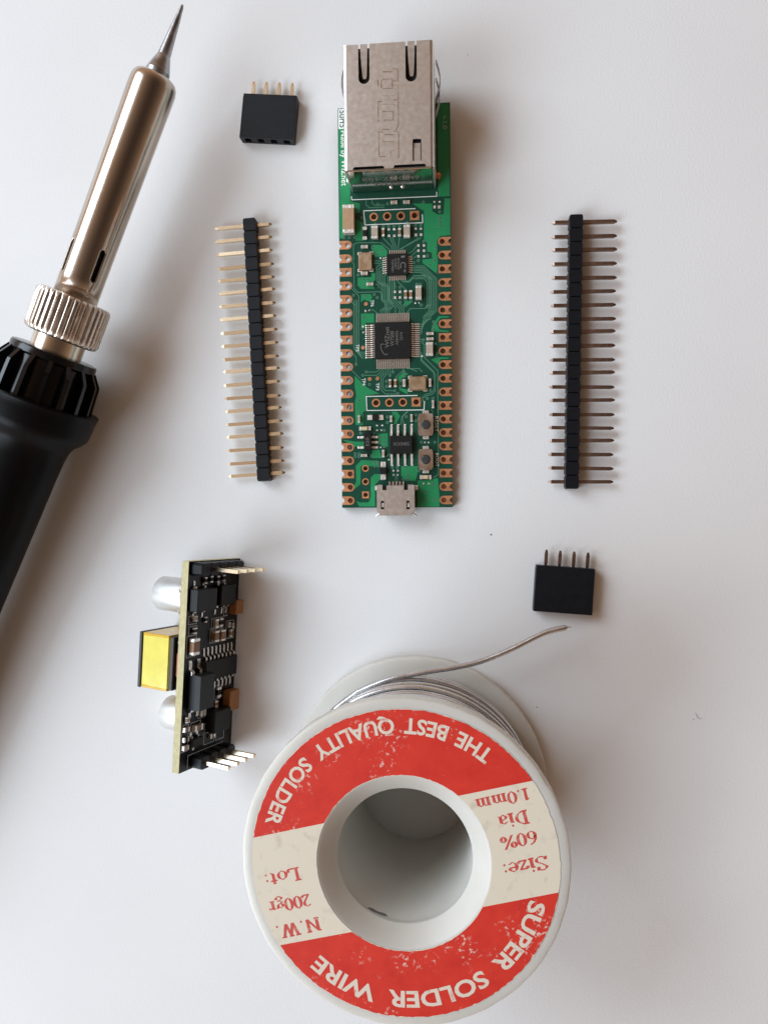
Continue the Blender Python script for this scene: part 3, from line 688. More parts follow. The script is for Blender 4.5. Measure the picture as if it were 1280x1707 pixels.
for k in range(15):
    t = k / 14; a = radians(236 + 19 * t); wv = .55 * sin(pi * t) ** .6 * (1 + .3 * sin(9 * t))
    gv += [(10.17 * cos(a), 10.17 * sin(a), SPH - 3.1 + wv * .5 - .5 * t), (10.17 * cos(a), 10.17 * sin(a), SPH - 3.1 - wv - .5 * t)]
gm = obj('grime_mark', MB().add(gv, [(2 * k, 2 * k + 2, 2 * k + 3, 2 * k + 1) for k in range(14)]), 'speck', spool)

# ------------------------------------------------------------------ pin headers
def pin_header(label, x, y, rz, short_right, pin_mat):
    t = thing('pin_header', label, 'pin header', (x, y, 0), (0, 0, rz), 'loose twenty pin headers')
    if 'hb' not in globals():
        global hb
        mb = MB()
        c = .36
        oc = [(-1.25, -1.25 + c), (-1.25 + c * .5, -1.25), (1.25 - c * .5, -1.25), (1.25, -1.25 + c), (1.25, 1.25 - c), (1.25 - c * .5, 1.25), (-1.25 + c * .5, 1.25), (-1.25, 1.25 - c)]
        vs, fs = [], []
        for (z, k) in ((0.02, .90), (0.2, 1), (2.3, 1), (2.5, .93)):
            vs += [(px * k, py * k, z) for px, py in oc]
        fs = [tuple(range(8))[::-1], tuple(range(24, 32))] + [(r * 8 + i, r * 8 + (i + 1) % 8, r * 8 + 8 + (i + 1) % 8, r * 8 + 8 + i) for r in range(3) for i in range(8)]
        hb = mb.add(vs, fs).mesh('housing_block'); hb.materials.append(M['blk'])
    a, b = (-7.1, 4.15) if short_right else (-4.3, 7.6)
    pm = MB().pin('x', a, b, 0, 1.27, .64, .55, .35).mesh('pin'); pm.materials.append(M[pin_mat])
    rj = random.Random(int(abs(x) * 10))
    for i in range(20):
        yy = 24.13 - 2.54 * i
        obj('housing_block', hb, None, t, loc=(0, yy, 0))
        obj('pin', pm, None, t, loc=(rj.uniform(-.06, .06), yy + rj.uniform(-.03, .03), rj.uniform(-.04, .04)), rot=(radians(rj.uniform(-5, 5)), radians(rj.uniform(-.6, .6)), radians(rj.uniform(-.5, .7))))
    return t
pin_header('black pin header with bright gold pins, lying beside the soldering iron', (-25.809 - 23.119) / 2, (55.391 + 7.267) / 2, radians(3.2), True, 'gold')
pin_header('black pin header with pins coloured dark for shade, lying above the socket near the wire end', (35.909 + 35.178) / 2, (53.864 + 5.541) / 2, radians(-.87), False, 'shaded_brass')

# ------------------------------------------------------------------ four-way sockets
def socket(label, x, y, rz, w, h, pin_mat, px):
    t = thing('socket_header', label, 'socket', (x, y, 0), (0, 0, rz), 'four way sockets')
    T = Matrix(((1, 0, 0, 0), (0, 0, -1, 0), (0, 1, 0, 0), (0, 0, 0, 1)))   # plate xy -> world x,z ; thickness along -y
    hs = []
    for i in range(4):
        cx = (i - 1.5) * 2.54
        hs.append([(cx - .62, .55), (cx + .62, .55), (cx + .62, 1.95), (cx - .62, 1.95)])
    c = .12
    out = [(-w / 2, c), (-w / 2 + c, 0.02), (w / 2 - c, 0.02), (w / 2, c), (w / 2, 2.5 - c), (w / 2 - c, 2.5), (-w / 2 + c, 2.5), (-w / 2, 2.5 - c)]
    mb = MB().plate(out, hs, -h / 2 + 2.2, h / 2, T)
    mb.plate(out, [], -h / 2 + .5, -h / 2 + 2.2, T)
    inn = [(p[0] * .992, p[1] * .97 + .035) for p in out]
    mb.plate(inn, [], -h / 2, -h / 2 + .5, T)
    body = obj('housing', mb, 'blk', t)
    for i in range(4):
        cx = (i - 1.5) * 2.54
        obj('pin', MB().pin('y', h / 2 - .2, h / 2 + 2.95, cx + px, 1.25, .6, .7, .55), pin_mat, t)
        hm = MB()
        hm.box(cx - .18, cx + .18, -h / 2 + .9, -h / 2 + 3, .8, 1.0).box(cx - .18, cx + .18, -h / 2 + .9, -h / 2 + 3, 1.5, 1.7)
        obj('contact', hm, 'shaded_brass', t)
    return t
s1 = socket('small black socket with four bright pins, beside the soldering iron tip', -22.1, 75.95, radians(-5.4), 10.55, 8.4, 'gold', .1)
s2 = socket('small black socket with four copper pins coloured dark for shade, next to the solder wire end', 33.75, -14.47, radians(-3.7), 10.75, 8.55, 'shaded_brass', .25)

# ------------------------------------------------------------------ network board (local x 0..21 across, y 0 at the USB end, z 0 on the mask)
BL, BW, BT = 75.0, 21.0, 1.5
brz, btl = 0.0056, math.atan(0.0375)
board = thing('circuit_board', 'green network circuit board with metal Ethernet jack and micro USB socket', 'circuit board')
RM = Matrix.Rotation(brz, 4, 'Z') @ Matrix.Rotation(btl, 4, 'X')
o = Vector((2.62, 0.864, 1.58)) + (RM @ Vector((-10.5, 0, 0)))
board.location = o * S
board.rotation_euler = RM.to_euler()
PY = [1.37 + 2.54 * i for i in range(20)]
# outline with half-round castellations
def notch(side, y, r=.48, n=6):
    x = 0.0 if side == 0 else BW
    return [(x + (r * sin(pi * k / n) if side == 0 else -r * sin(pi * k / n)), y + (r * cos(pi * k / n) if side == 0 else -r * cos(pi * k / n))) for k in range(n + 1)]
outl = [(0, 0), (BW, 0)]
for y in PY: outl += notch(1, y)
outl += [(BW, BL), (0, BL)]
for y in reversed(PY): outl += notch(0, y)
HDR1 = [(6.62, 54.66), (9.14, 54.66), (11.70, 54.63), (14.27, 54.60)]
HDR2 = [(6.70, 19.88), (9.24, 19.88), (11.79, 19.89), (14.31, 19.90)]
HDR3 = [(4.56, 7.49), (4.55, 4.97), (4.53, 2.44)]
holes = [circle(x, y, .50, 14) for y in PY for x in (1.61, 19.39)] + [circle(x, y, .52, 14) for x, y in HDR1 + HDR2] + [circle(x, y, .42, 12) for x, y in HDR3]
obj('substrate', MB().plate(outl, holes, -BT, 0), 'pcb', board)
# copper pour under the mask, traces, vias
TOPP = [[(0.15, 74.9), (2.2, 74.9), (2.2, 59.0), (2.3, 57.4), (3.6, 57.4), (3.6, 56.9), (.2, 56.9)], [(18.7, 74.9), (20.85, 74.9), (20.85, 57.9), (18.7, 57.9)], [(.12, 56.9), (.9, 56.9), (.9, 50.9), (.12, 50.9)]]
mb = MB()
for i, P in enumerate(POURS + TOPP):
    mb.plate(P, [], 0.0, 0.012 + .0006 * i)
po = obj('copper_pour', mb, 'pour', board); po['kind'] = 'stuff'
mb = MB()
for i, T in enumerate(TRACES):
    mb.strip(T, .13, 0.0, .028 + .00015 * i)
mb.strip([(5.2, 57.9), (5.2, 57.0), (5.8, 56.4), (8.6, 56.4)], .13, 0, .03).strip([(6.3, 57.9), (6.3, 57.3), (6.8, 56.8), (8.6, 56.8)], .13, 0, .0305)
tr = obj('trace', mb, 'trace', board); tr['kind'] = 'stuff'
mb = MB(); mb2 = MB()
for (x, y) in VIAS:
    mb.lathe([(.13, .03), (.13, .044), (.25, .044), (.27, .03)], 10, Matrix.Translation((x, y, 0)), closed=True)
    mb2.lathe([(.13, .031), (.13, .0425), (0, .0425)], 8, Matrix.Translation((x, y, 0)))
v1 = obj('via_ring', mb, 'trace', board); v1['kind'] = 'stuff'
v2 = obj('via_hole', mb2, 'dark_hole', board); v2['kind'] = 'stuff'
# edge pads
def edge_pad(square):
    r = .82
    nt = [(.48 * sin(pi * k / 6), .48 * cos(pi * k / 6)) for k in range(6, -1, -1)]
    if square:
        P = [(0, -.8)] + [(2.35, -.8), (2.35, .8)] + [(0, .8)] + [p for p in reversed(nt)]
    else:
        P = [(0, -.8), (1.61, -.8)] + circle(1.61, 0, .8, 10, -pi / 2, pi / 2)[1:-1] + [(1.61, .8), (0, .8)] + [p for p in reversed(nt)]
    mb = MB().plate(P, [circle(1.61, 0, .50, 14)], 0.002, .045)
    # plated walls of the hole and of the half hole
    for c, rr, a0, a1 in ((1.61, .495, 0, 2 * pi), (0, .485, -pi / 2, pi / 2)):
        n = 14
        vs = [(c + rr * cos(a0 + (a1 - a0) * k / n), rr * sin(a0 + (a1 - a0) * k / n), z) for z in (-BT, .03) for k in range(n + 1)]
        mb.add(vs, [(k, k + 1, n + 2 + k, n + 1 + k) for k in range(n)])
    m = mb.mesh('edge_pad'); m.materials.append(M['copper'])
    return m
epr, eps = edge_pad(False), edge_pad(True)
for i, y in enumerate(reversed(PY)):
    m = eps if i in (2, 7, 12, 17) else epr
    obj('edge_pad', m, None, board, loc=(0, y, 0))
    obj('edge_pad', m, None, board, loc=(BW, y, 0), rot=(0, 0, pi))
    for sx in (1.61, 19.39):
        pass
# dark mask clearance rings around round pads on pours are the bare substrate; header pads
def ring_pad(r, hole, square=False):
    P = rect(0, 0, 2 * r, 2 * r) if square else circle(0, 0, r, 20)
    mb = MB().plate(P, [circle(0, 0, hole, 14)], .002, .05)
    n = 14
    mb.add([(hole * .99 * cos(2 * pi * k / n), hole * .99 * sin(2 * pi * k / n), z) for z in (-BT, .04) for k in range(n)], [(k, (k + 1) % n, n + (k + 1) % n, n + k) for k in range(n)])
    m = mb.mesh('header_pad'); m.materials.append(M['copper'])
    return m
rp1, rp2, rp3, rp4 = ring_pad(.80, .52), ring_pad(.85, .52, True), ring_pad(.66, .42), ring_pad(.66, .42, True)
for H in (HDR1, HDR2):
    for i, (x, y) in enumerate(H): obj('header_pad', rp2 if i == 3 else rp1, None, board, loc=(x, y, 0))
for i, (x, y) in enumerate(HDR3): obj('header_pad', rp4 if i == 2 else rp3, None, board, loc=(x, y, 0))
for (x, y) in ((4.96, 38.52), (4.32, 30.36), (5.54, 24.39), (7.02, 24.46)):
    obj('test_pad', MB().plate(circle(x, y, .36, 16), [], .002, .05), 'copper', board)
# silkscreen
def silk_line(P, w=.16): return obj('silkscreen_line', MB().strip(P, w, .03, .062), 'silk', board)
silk_line([(14.39, 55.87), (4.74, 55.86), (4.91, 53.25), (15.78, 53.21), (15.73, 54.71)])
silk_line([(14.52, 21.12), (4.86, 21.12), (4.95, 18.47), (15.80, 18.39), (15.87, 19.98)])
silk_line([(2.44, 58.6), (2.50, 58.0), (18.45, 57.96), (18.41, 58.7)])
dn = -pi / 2
def silk_text(body, w, h, cx, cy, ang=dn, bold=.01, m='silk'): return obj('lettering', text_mb(body, w, h, cx, cy, .064, ang, bold), m, board)
silk_text('Made by WIZnet', 10.2, 1.45, .95, 65.75)
obj('lettering_panel', MB().plate([(.12, 71.2), (1.95, 71.2), (1.95, 74.85), (.12, 74.85)], [], .03, .055), 'silk', board)
silk_text('Surf5', 3.2, 1.2, .95, 73.05, m='pcb')
silk_text('v.1.0', 2.4, .75, 20.05, 71.4, m='silk_dim')
silk_text('RESET', 2.9, .62, 18.17, 15.68); silk_text('BOOT', 2.55, .62, 18.18, 8.95)
silk_text('TP6', 1.25, .62, 6.17, 38.6); silk_text('TP5', 1.35, .62, 3.3, 30.3); silk_text('TP4', 1.4, .62, 4.45, 23.9); silk_text('TP3', 1.4, .62, 7.05, 22.95)
for (x, y, r) in ((7.82, 46.97, .16), (15.48, 28.46, .16), (9.03, 9.1, .14), (7.52, 11.46, .13)):
    obj('pin_one_dot', MB().plate(circle(x, y, r, 10), [], .03, .062), 'silk', board)

# surface-mount parts
def pad_rect(cx, cy, w, h, m='tin', parent=None, z=.07):
    return obj('solder_pad', MB().box(cx - w / 2, cx + w / 2, cy - h / 2, cy + h / 2, .002, z, .02), m, parent or board)
def chip_part(name, cx, cy, w, h, ht, body_m, parent=None, term=.26, z0=.05):
    """two-terminal part: ceramic body with solder-wetted end caps along its longer side"""
    parent = parent or board
    vert = h > w
    L = max(w, h)
    t = L * term
    e = MB()
    if vert: bx = (cx - w / 2 + .02, cx + w / 2 - .02, cy - h / 2 + t, cy + h / 2 - t)
    else: bx = (cx - w / 2 + t, cx + w / 2 - t, cy - h / 2 + .02, cy + h / 2 - .02)
    b = obj(name, MB().box(*bx, z0, ht, .05), body_m, parent)
    for s in (-1, 1):
        q = MB()
        if vert:
            y0, y1 = (cy - h / 2, cy - h / 2 + t) if s < 0 else (cy + h / 2 - t, cy + h / 2)
            q.box(cx - w / 2, cx + w / 2, y0, y1, z0, ht + .03, .07)
        else:
            x0, x1 = (cx - w / 2, cx - w / 2 + t) if s < 0 else (cx + w / 2 - t, cx + w / 2)
            q.box(x0, x1, cy - h / 2, cy + h / 2, z0, ht + .03, .07)
        obj('end_cap', q, 'tin', b)
    return b
# big tan capacitor by the jack
chip_part('capacitor', 2.03, 54.0, 2.15, 5.2, 1.7, 'ceram', term=.13)
for r in ((10.49, 57.08, 1.26, .64), (12.83, 57.04, 1.22, .63)): chip_part('capacitor', *r, .5, 'ceram_pale')
for r in ((18.01, 56.96, .36, .34), (18.97, 56.92, .4, .34), (18.03, 56.02, .42, .53), (18.88, 56.0, .51, .57)): pad_rect(*r)
chip_part('resistor', 4.94, 51.6, .78, 2.4, .5, 'epoxy')
chip_part('capacitor', 6.84, 51.6, 1.25, 2.37, .95, 'ceram_pale', term=.2); chip_part('capacitor', 12.88, 51.56, 1.22, 2.37, .95, 'ceram_pale', term=.2)
for r in ((8.41, 51.66, .53, 1.6), (11.48, 51.54, .54, 1.6)): chip_part('capacitor', *r, .5, 'ceram_brown')
for r in ((9.44, 52.25, .43, .42), (9.46, 51.05, .47, .44), (10.46, 52.21, .43, .42), (10.46, 51.01, .47, .44), (14.48, 52.16, .42, .38), (14.51, 51.02, .5, .49), (15.44, 52.12, .43, .38), (15.47, 51.02, .48, .47),
          (14.98, 49.04, .38, .47), (16.0, 49.0, .45, .45), (14.97, 48.09, .38, .48), (16.0, 48.05, .45, .45), (14.96, 47.04, .39, .47), (16.0, 47.0, .45, .45),
          (10.46, 40.6, .44, .48), (10.47, 39.54, .48, .48), (11.45, 40.57, .48, .48), (11.42, 39.51, .45, .48),
          (14.3, 38.4, .3, .3), (15.0, 38.4, .2, .35), (4.9, 37.2, .35, .4), (5.6, 37.3, .2, .3), (4.35, 34.3, .3, .35), (4.4, 33.2, .3, .35),
          (6.85, 15.6, .35, .3), (7.85, 15.6, .35, .3), (6.85, 14.7, .35, .3), (7.7, 14.7, .3, .3), (9.9, 7.0, .35, .35), (10.75, 7.0, .35, .35), (9.9, 6.2, .25, .35), (10.75, 6.2, .25, .35), (15.6, 4.5, .3, .35), (16.6, 4.5, .35, .25), (15.9, 12.3, .3, .3), (16.6, 12.25, .35, .25)):
    pad_rect(*r)
def crystal(cx, cy, w, h):
    b = obj('crystal', MB().box(cx - w / 2, cx + w / 2, cy - h / 2, cy + h / 2, .05, .35, .06), 'ceram_brown', board)
    obj('lid', MB().box(cx - w / 2 + .1, cx + w / 2 - .1, cy - h / 2 + .1, cy + h / 2 - .1, .35, .72, .10), 'xtal', b)
    for sx in (-1, 1):
        for sy in (-1, 1):
            x, y = cx + sx * (w / 2 - .25), cy + sy * (h / 2 - .15)
            obj('solder_fillet', MB().box(x - .42, x + .42, y - .32, y + .32, .01, .22, .09), 'tin', b)
crystal(4.99, 46.36, 2.65, 3.42); crystal(14.66, 23.34, 3.3, 2.67)
for r in ((4.86, 49.1, 1.27, .65), (4.79, 44.16, 1.24, .67), (5.82, 42.13, 1.3, .6)): chip_part('capacitor', *r, .5, 'ceram_pale')
for r in ((12.52, 39.96, .59, 1.63), (13.48, 39.92, .62, 1.63), (9.46, 23.49, .51, 1.55), (10.46, 23.48, .55, 1.55), (12.1, 23.48, .59, 1.45), (16.99, 23.43, .52, 1.54), (3.49, 16.86, .52, 1.43), (8.03, 10.24, .54, 1.47), (17.52, 19.37, .45, 1.55), (9.59, 16.79, .51, 1.24), (13.45, 16.87, .46, 1.46)):
    chip_part('capacitor', *r, .5, 'ceram_brown' if r[0] in (12.52, 13.48, 9.46, 10.46) else 'ceram_pale')
chip_part('capacitor', 14.97, 40.15, 1.12, 2.6, .95, 'ceram_pale', term=.2); chip_part('capacitor', 16.94, 29.64, 1.33, 2.55, .95, 'ceram_pale', term=.2)
for r in ((17.05, 32.58, 1.34, .55), (17.04, 31.58, 1.34, .55), (4.38, 9.94, 1.2, .58)): chip_part('capacitor', *r, .5, 'ceram_pale')
# quad flat packages
def gull(mb, length, w, body_z, mtx):
    """one gull-wing lead reaching out along +x from the body face at x=0"""
    h = w / 2; t = .12
    prof = [(-.1, body_z), (length * .28, body_z), (length * .42, t + .03), (length, t + .03)]
    for i in range(3):
        (a, za), (b, zb) = prof[i], prof[i + 1]
        mb.add([(a, -h, za - t), (b, -h, zb - t), (b, h, zb - t), (a, h, za - t), (a, -h, za), (b, -h, zb), (b, h, zb), (a, h, za)],
               [(4, 5, 6, 7), (0, 3, 2, 1), (0, 1, 5, 4), (1, 2, 6, 5), (2, 3, 7, 6), (3, 0, 4, 7)], mtx)
    mb.add([(length * .5, -h, .04), (length * 1.12, -h, .04), (length * 1.12, h, .04), (length * .5, h, .04), (length * .5, -h, .10), (length * 1.05, -h, .07), (length * 1.05, h, .07), (length * .5, h, .10)], [(4, 5, 6, 7), (0, 1, 5, 4), (1, 2, 6, 5), (2, 3, 7, 6), (3, 0, 4, 7)], mtx)
def qfp(cx, cy, size, npin, pitch, lead_len, lw, ht, c):
    s = size / 2
    base = [(-s + c, -s), (s - c, -s), (s, -s + c), (s, s - c), (s - c, s), (-s + c, s), (-s, s - c), (-s, -s + c)]
    vs, fs = [], []
    for z, k in ((.12, .955), (ht * .5, 1.0), (ht, .955)):
        vs += [(cx + x * k, cy + y * k, z) for x, y in base]
    fs = [tuple(range(8))[::-1], tuple(range(16, 24))] + [(r * 8 + i, r * 8 + (i + 1) % 8, r * 8 + 8 + (i + 1) % 8, r * 8 + 8 + i) for r in (0, 1) for i in range(8)]
    b = obj('chip', MB().add(vs, fs), 'epoxy', board)
    g = MB(); gull(g, lead_len, lw, ht * .5, None)
    gm = g.mesh('lead'); gm.materials.append(M['lead'])
    for q in range(4):
        a = q * pi / 2
        for i in range(npin):
            d = (i - (npin - 1) / 2) * pitch
            obj('lead', gm, None, b, loc=(cx + cos(a) * s - sin(a) * d, cy + sin(a) * s + cos(a) * d, 0), rot=(0, 0, a))
    return b
u2 = qfp(10.02, 31.44, 6.95, 16, .4005, 1.52, .20, .95, .32)
u1 = qfp(11.03, 45.53, 4.05, 8, .40, .68, .19, .85, .12)
zc = .958
def chip_text(parent, body, w, h, cx, cy, ang, z, bold=.0): return obj('lettering', text_mb(body, w, h, cx, cy, z, ang, bold), 'mark', parent)
up_ = pi / 2
chip_text(u2, 'WIZnet', 3.9, .78, 9.0, 32.0, up_, zc); chip_text(u2, 'W7500', 2.75, .70, 9.95, 31.75, up_, zc); chip_text(u2, 'ASSH076', 2.6, .52, 10.85, 31.85, up_, zc); chip_text(u2, '2210', 1.5, .50, 11.65, 32.1, up_, zc)
sw_pts = [(9.05, 28.95), (8.75, 28.75), (8.35, 29.0), (7.95, 29.6), (7.8, 30.3), (7.95, 30.75), (8.35, 30.7)]
obj('logo_swoosh', MB().strip([tuple(p)[:2] for p in catmull([(x, y, 0) for x, y in sw_pts], 4)], .11, .95, zc), 'mark', u2)
obj('pin_one_dimple', MB().plate(circle(11.9, 29.5, .34, 16), [], .94, .957), 'blk', u2)
z1 = .858
obj('logo_mark', MB().plate([(11.75, 47.0), (12.45, 47.05), (12.45, 46.7), (11.75, 46.65)], [], .85, z1).strip(circle(12.1, 45.35, .42, 12, 0.15, pi - .15)[::1] , .16, .85, z1).strip([(11.69, 45.4), (11.69, 44.75)], .15, .85, z1 + .0004).strip([(12.51, 45.4), (12.51, 44.75)], .15, .85, z1 + .0005).strip([(12.42, 44.5), (12.42, 43.95)], .14, .85, z1).strip([(12.2, 44.22), (12.62, 44.22)], .14, .85, z1 + .0008), 'mark', u1)
chip_text(u1, 'IP101GRI', 2.1, .42, 11.25, 45.55, dn, z1); chip_text(u1, '22186S1', 1.9, .42, 10.72, 45.65, dn, z1); chip_text(u1, 'P26P0081', 2.3, .42, 10.15, 45.2, dn, z1)
# eight-pin memory chip
def block(name, cx, cy, w, h, ht, m, z0=.15, k=.95, parent=None):
    vs = []
    for z, q in ((z0, k), (z0 + (ht - z0) * .45, 1), (z0 + (ht - z0) * .55, 1), (ht, k)):
        vs += [(cx + sx * w / 2 * q, cy + sy * h / 2 * q, z) for sx, sy in ((-1, -1), (1, -1), (1, 1), (-1, 1))]
    fs = [(3, 2, 1, 0), (12, 13, 14, 15)] + [(r * 4 + i, r * 4 + (i + 1) % 4, r * 4 + 4 + (i + 1) % 4, r * 4 + 4 + i) for r in range(3) for i in range(4)]
    return obj(name, MB().add(vs, fs), m, parent or board)
u3 = block('chip', 11.51, 11.86, 4.25, 3.45, 1.15, 'epoxy')
g = MB(); gull(g, 2.0, .42, .62, None); gm = g.mesh('lead'); gm.materials.append(M['tin'])
for i, x in enumerate((9.60, 10.83, 12.13, 13.40)):
    obj('lead', gm, None, u3, loc=(x, 13.55, 0), rot=(0, 0, pi / 2)); obj('lead', gm, None, u3, loc=(x, 10.15, 0), rot=(0, 0, -pi / 2))
chip_text(u3, 'XCH340G', 3.0, .62, 11.5, 12.0, 0, 1.154)
obj('pin_one_dimple', MB().plate(circle(9.95, 10.65, .18, 12), [], 1.14, 1.153), 'blk', u3)
u4 = block('voltage_regulator', 5.12, 12.53, 1.4, 3.4, 1.05, 'epoxy')
g = MB(); gull(g, 1.15, .40, .55, None); gm2 = g.mesh('lead'); gm2.materials.append(M['tin'])
for y in (13.4, 11.45): obj('lead', gm2, None, u4, loc=(4.42, y, 0), rot=(0, 0, pi))
for y in (13.4, 12.43, 11.45): obj('lead', gm2, None, u4, loc=(5.82, y, 0))
chip_text(u4, 'E20', 1.5, .6, 5.1, 12.5, up_, 1.054)
def diode(cx, cy, L, W, vert):
    a = pi / 2 if vert else 0
    d = block('diode', 0, 0, L * .36, W * 1.12, .75, 'epoxy')
    d.location = (cx * S, cy * S, 0); d.rotation_euler = (0, 0, a)
    for s in (-1, 1): obj('terminal', MB().box(min(s * L * .17, s * L / 2), max(s * L * .17, s * L / 2), -W * .46, W * .46, .03, .33, .09), 'tin', d)
diode(6.6, 17.12, 3.1, 1.05, False); diode(8.0, 7.0, 3.5, 1.1, True)
def led(cx, cy, w, h):
    b = chip_part('indicator_light', cx, cy, w, h, .35, 'ceram', term=.24)
    obj('lens', MB().box(cx - w * .22, cx + w * .22, cy - h * .42, cy + h * .42, .35, .62, .08), 'led', b)
led(4.61, 15.05, 2.27, .78); led(16.03, 5.71, 2.2, .80)
def button(cx, cy, w, h):
    b = obj('push_button', MB().box(cx - w / 2 + .1, cx + w / 2 - .1, cy - h / 2 + .1, cy + h / 2 - .1, .05, .95, .10), 'btn', board)
    obj('cover_plate', MB().plate([(cx - w / 2, cy - h / 2 + .25), (cx - w / 2 + .3, cy - h / 2), (cx + w / 2 - .3, cy - h / 2), (cx + w / 2, cy - h / 2 + .25), (cx + w / 2, cy + h / 2 - .25), (cx + w / 2 - .3, cy + h / 2), (cx - w / 2 + .3, cy + h / 2), (cx - w / 2, cy + h / 2 - .25)], [circle(cx, cy, .88, 24)], .95, 1.12), 'nickel', b)
    for sx in (-1, 1): obj('cover_side', MB().box(cx + sx * w / 2 - .07, cx + sx * w / 2 + .07, cy - h * .36, cy + h * .36, .2, 1.05, .03), 'nickel', b)
    obj('plunger', MB().lathe([(.80, .9), (.80, 1.35), (.70, 1.5), (0, 1.52)], 24, Matrix.Translation((cx, cy, 0))), 'btn', b, 40)
    for sy in (-1, 1):
        y0, y1 = sorted((cy + sy * (h / 2 - .05), cy + sy * (h / 2 + .62)))
        obj('terminal', MB().box(cx - .62, cx + .62, y0, y1, .02, .32, .10), 'tin', b)
button(16.12, 15.55, 2.75, 4.15); button(16.08, 9.02, 2.65, 3.9)
# micro USB socket
usb = obj('usb_socket', MB().plate([(7.15, 4.35), (6.95, 4.15), (6.95, -.55), (7.35, -1.05), (7.35, -1.42), (13.6, -1.42), (13.6, -1.05), (14.0, -.55), (14.0, 4.15), (13.8, 4.35), (12.80, 4.35), (12.80, 3.35), (12.05, 3.35), (12.05, 4.20), (8.80, 4.20), (8.80, 3.35), (8.02, 3.35), (8.02, 4.35)], [rect(8.0, .55, .62, 1.55), rect(12.8, .55, .62, 1.6)], 2.25, 2.5), 'shield', board)
for sx, x in ((-1, 6.95), (1, 14.0)):
    obj('side_wall', MB().box(min(x, x - sx * .25), max(x, x - sx * .25), -.6, 4.15, -.2, 2.245, .05), 'shield', usb)
    obj('spring_tab', MB().box(7.8 if sx < 0 else 12.6, 8.2 if sx < 0 else 13.0, -.1, 1.25, 1.9, 2.1, .04, Matrix.Translation((0, 0, .2)) @ Matrix.Rotation(radians(-7), 4, 'X')), 'tin', usb)
    xx = 7.0 if sx < 0 else 13.95
    obj('flared_lip', MB().tube([(xx + sx * -.25, -1.15, 1.2), (xx + sx * .12, -1.38, 1.2), (xx + sx * .38, -1.62, 1.2)], .16, 6), 'shield', usb)
    obj('anchor_leg', MB().box(xx - .32 + sx * .3, xx + .32 + sx * .3, 3.3, 4.2, .01, .35, .08), 'tin', usb)
obj('insulator', MB().box(7.2, 13.75, -.9, 4.1, .02, 2.2, .05), 'blk', usb)
obj('shell_floor', MB().box(7.2, 13.75, -1.35, -.9, -.35, -.1, .05), 'shield', usb)
for i in range(5):
    x = 9.19 + .65 * i
    obj('contact', MB().box(x - .17, x + .17, 4.1, 4.95, .03, .30, .06), 'lead', usb)

# Ethernet jack
J0, J1, JY0, JY1, JH = 2.5, 18.3, 59.3, 81.05, 10.0
jack = obj('ethernet_jack', MB().box(J0 + .55, J1 - .55, JY0 + .7, JY1 - 8.0, .1, JH - .7, .1).box(J0 + .55, J1 - .55, JY1 - 8.0, JY1 - .6, .1, 1.5, .1), 'blk', board, label='black plastic core of the metal network jack')
q = .6
def slot(cx, bottom, w, top):
    r = w / 2
    return [(cx - r, top)] + [(cx + r * cos(a), bottom + r + r * sin(a)) for a in [pi + pi * k / 10 for k in range(11)]] + [(cx + r, top)]
top_out = [(J0 + q, JY0 + .25), (J0 + q, JY1)]
top_out += slot(6.22, 74.25, 1.95, JY1) + slot(14.44, 74.2, 1.95, JY1)
top_out += [(J1 - q, JY1), (J1 - q, JY0 + .25)]
def rslot(x0, x1, y0, y1):
    r = .3
    return [(x0, y0), (x1 - r, y0), (x1, y0 + r), (x1, y1), (x0 + r, y1), (x0, y1 - r)]
th = [[(14.6, 60.65), (16.1, 60.65), (16.1, 64.2), (16.0, 64.4), (14.7, 64.4), (14.6, 64.2)], [(4.1, JY0 + .28), (9.65, JY0 + .28), (9.6, JY0 + .6), (9.3, JY0 + .78), (4.4, JY0 + .78), (4.1, JY0 + .5)], [(11.25, JY0 + .28), (16.9, JY0 + .28), (16.9, JY0 + .6), (16.6, JY0 + .8), (11.5, JY0 + .8), (11.25, JY0 + .5)]]
tp = obj('top_shield', MB().plate(top_out, th, JH - .25, JH), 'shield', jack)
for cx in (6.22, 14.46):
    vs = []
    for y, w, z in ((JY1, .62, JH), (JY1 - 1.2, .60, JH - .05), (JY1 - 3.4, .50, JH - .45), (JY1 - 5.0, .38, JH - .85), (JY1 - 5.5, .25, JH - .9)):
        vs += [(cx - w, y, z), (cx + w, y, z), (cx + w, y, z - .2), (cx - w, y, z - .2)]
    fs = [(i * 4 + k, i * 4 + (k + 1) % 4, i * 4 + 4 + (k + 1) % 4, i * 4 + 4 + k) for i in range(4) for k in range(4)] + [(3, 2, 1, 0), (16, 17, 18, 19)]
    obj('spring_tongue', MB().add(vs, fs), 'shield', jack)
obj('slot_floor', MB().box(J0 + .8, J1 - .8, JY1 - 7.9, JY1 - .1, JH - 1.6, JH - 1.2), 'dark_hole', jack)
obj('latch_tab', MB().box(14.75, 15.95, 60.7, 63.0, JH - .45, JH - .30, .03).box(14.75, 15.95, 63.0, 63.9, JH - .62, JH - .5, .03), 'shield', jack)
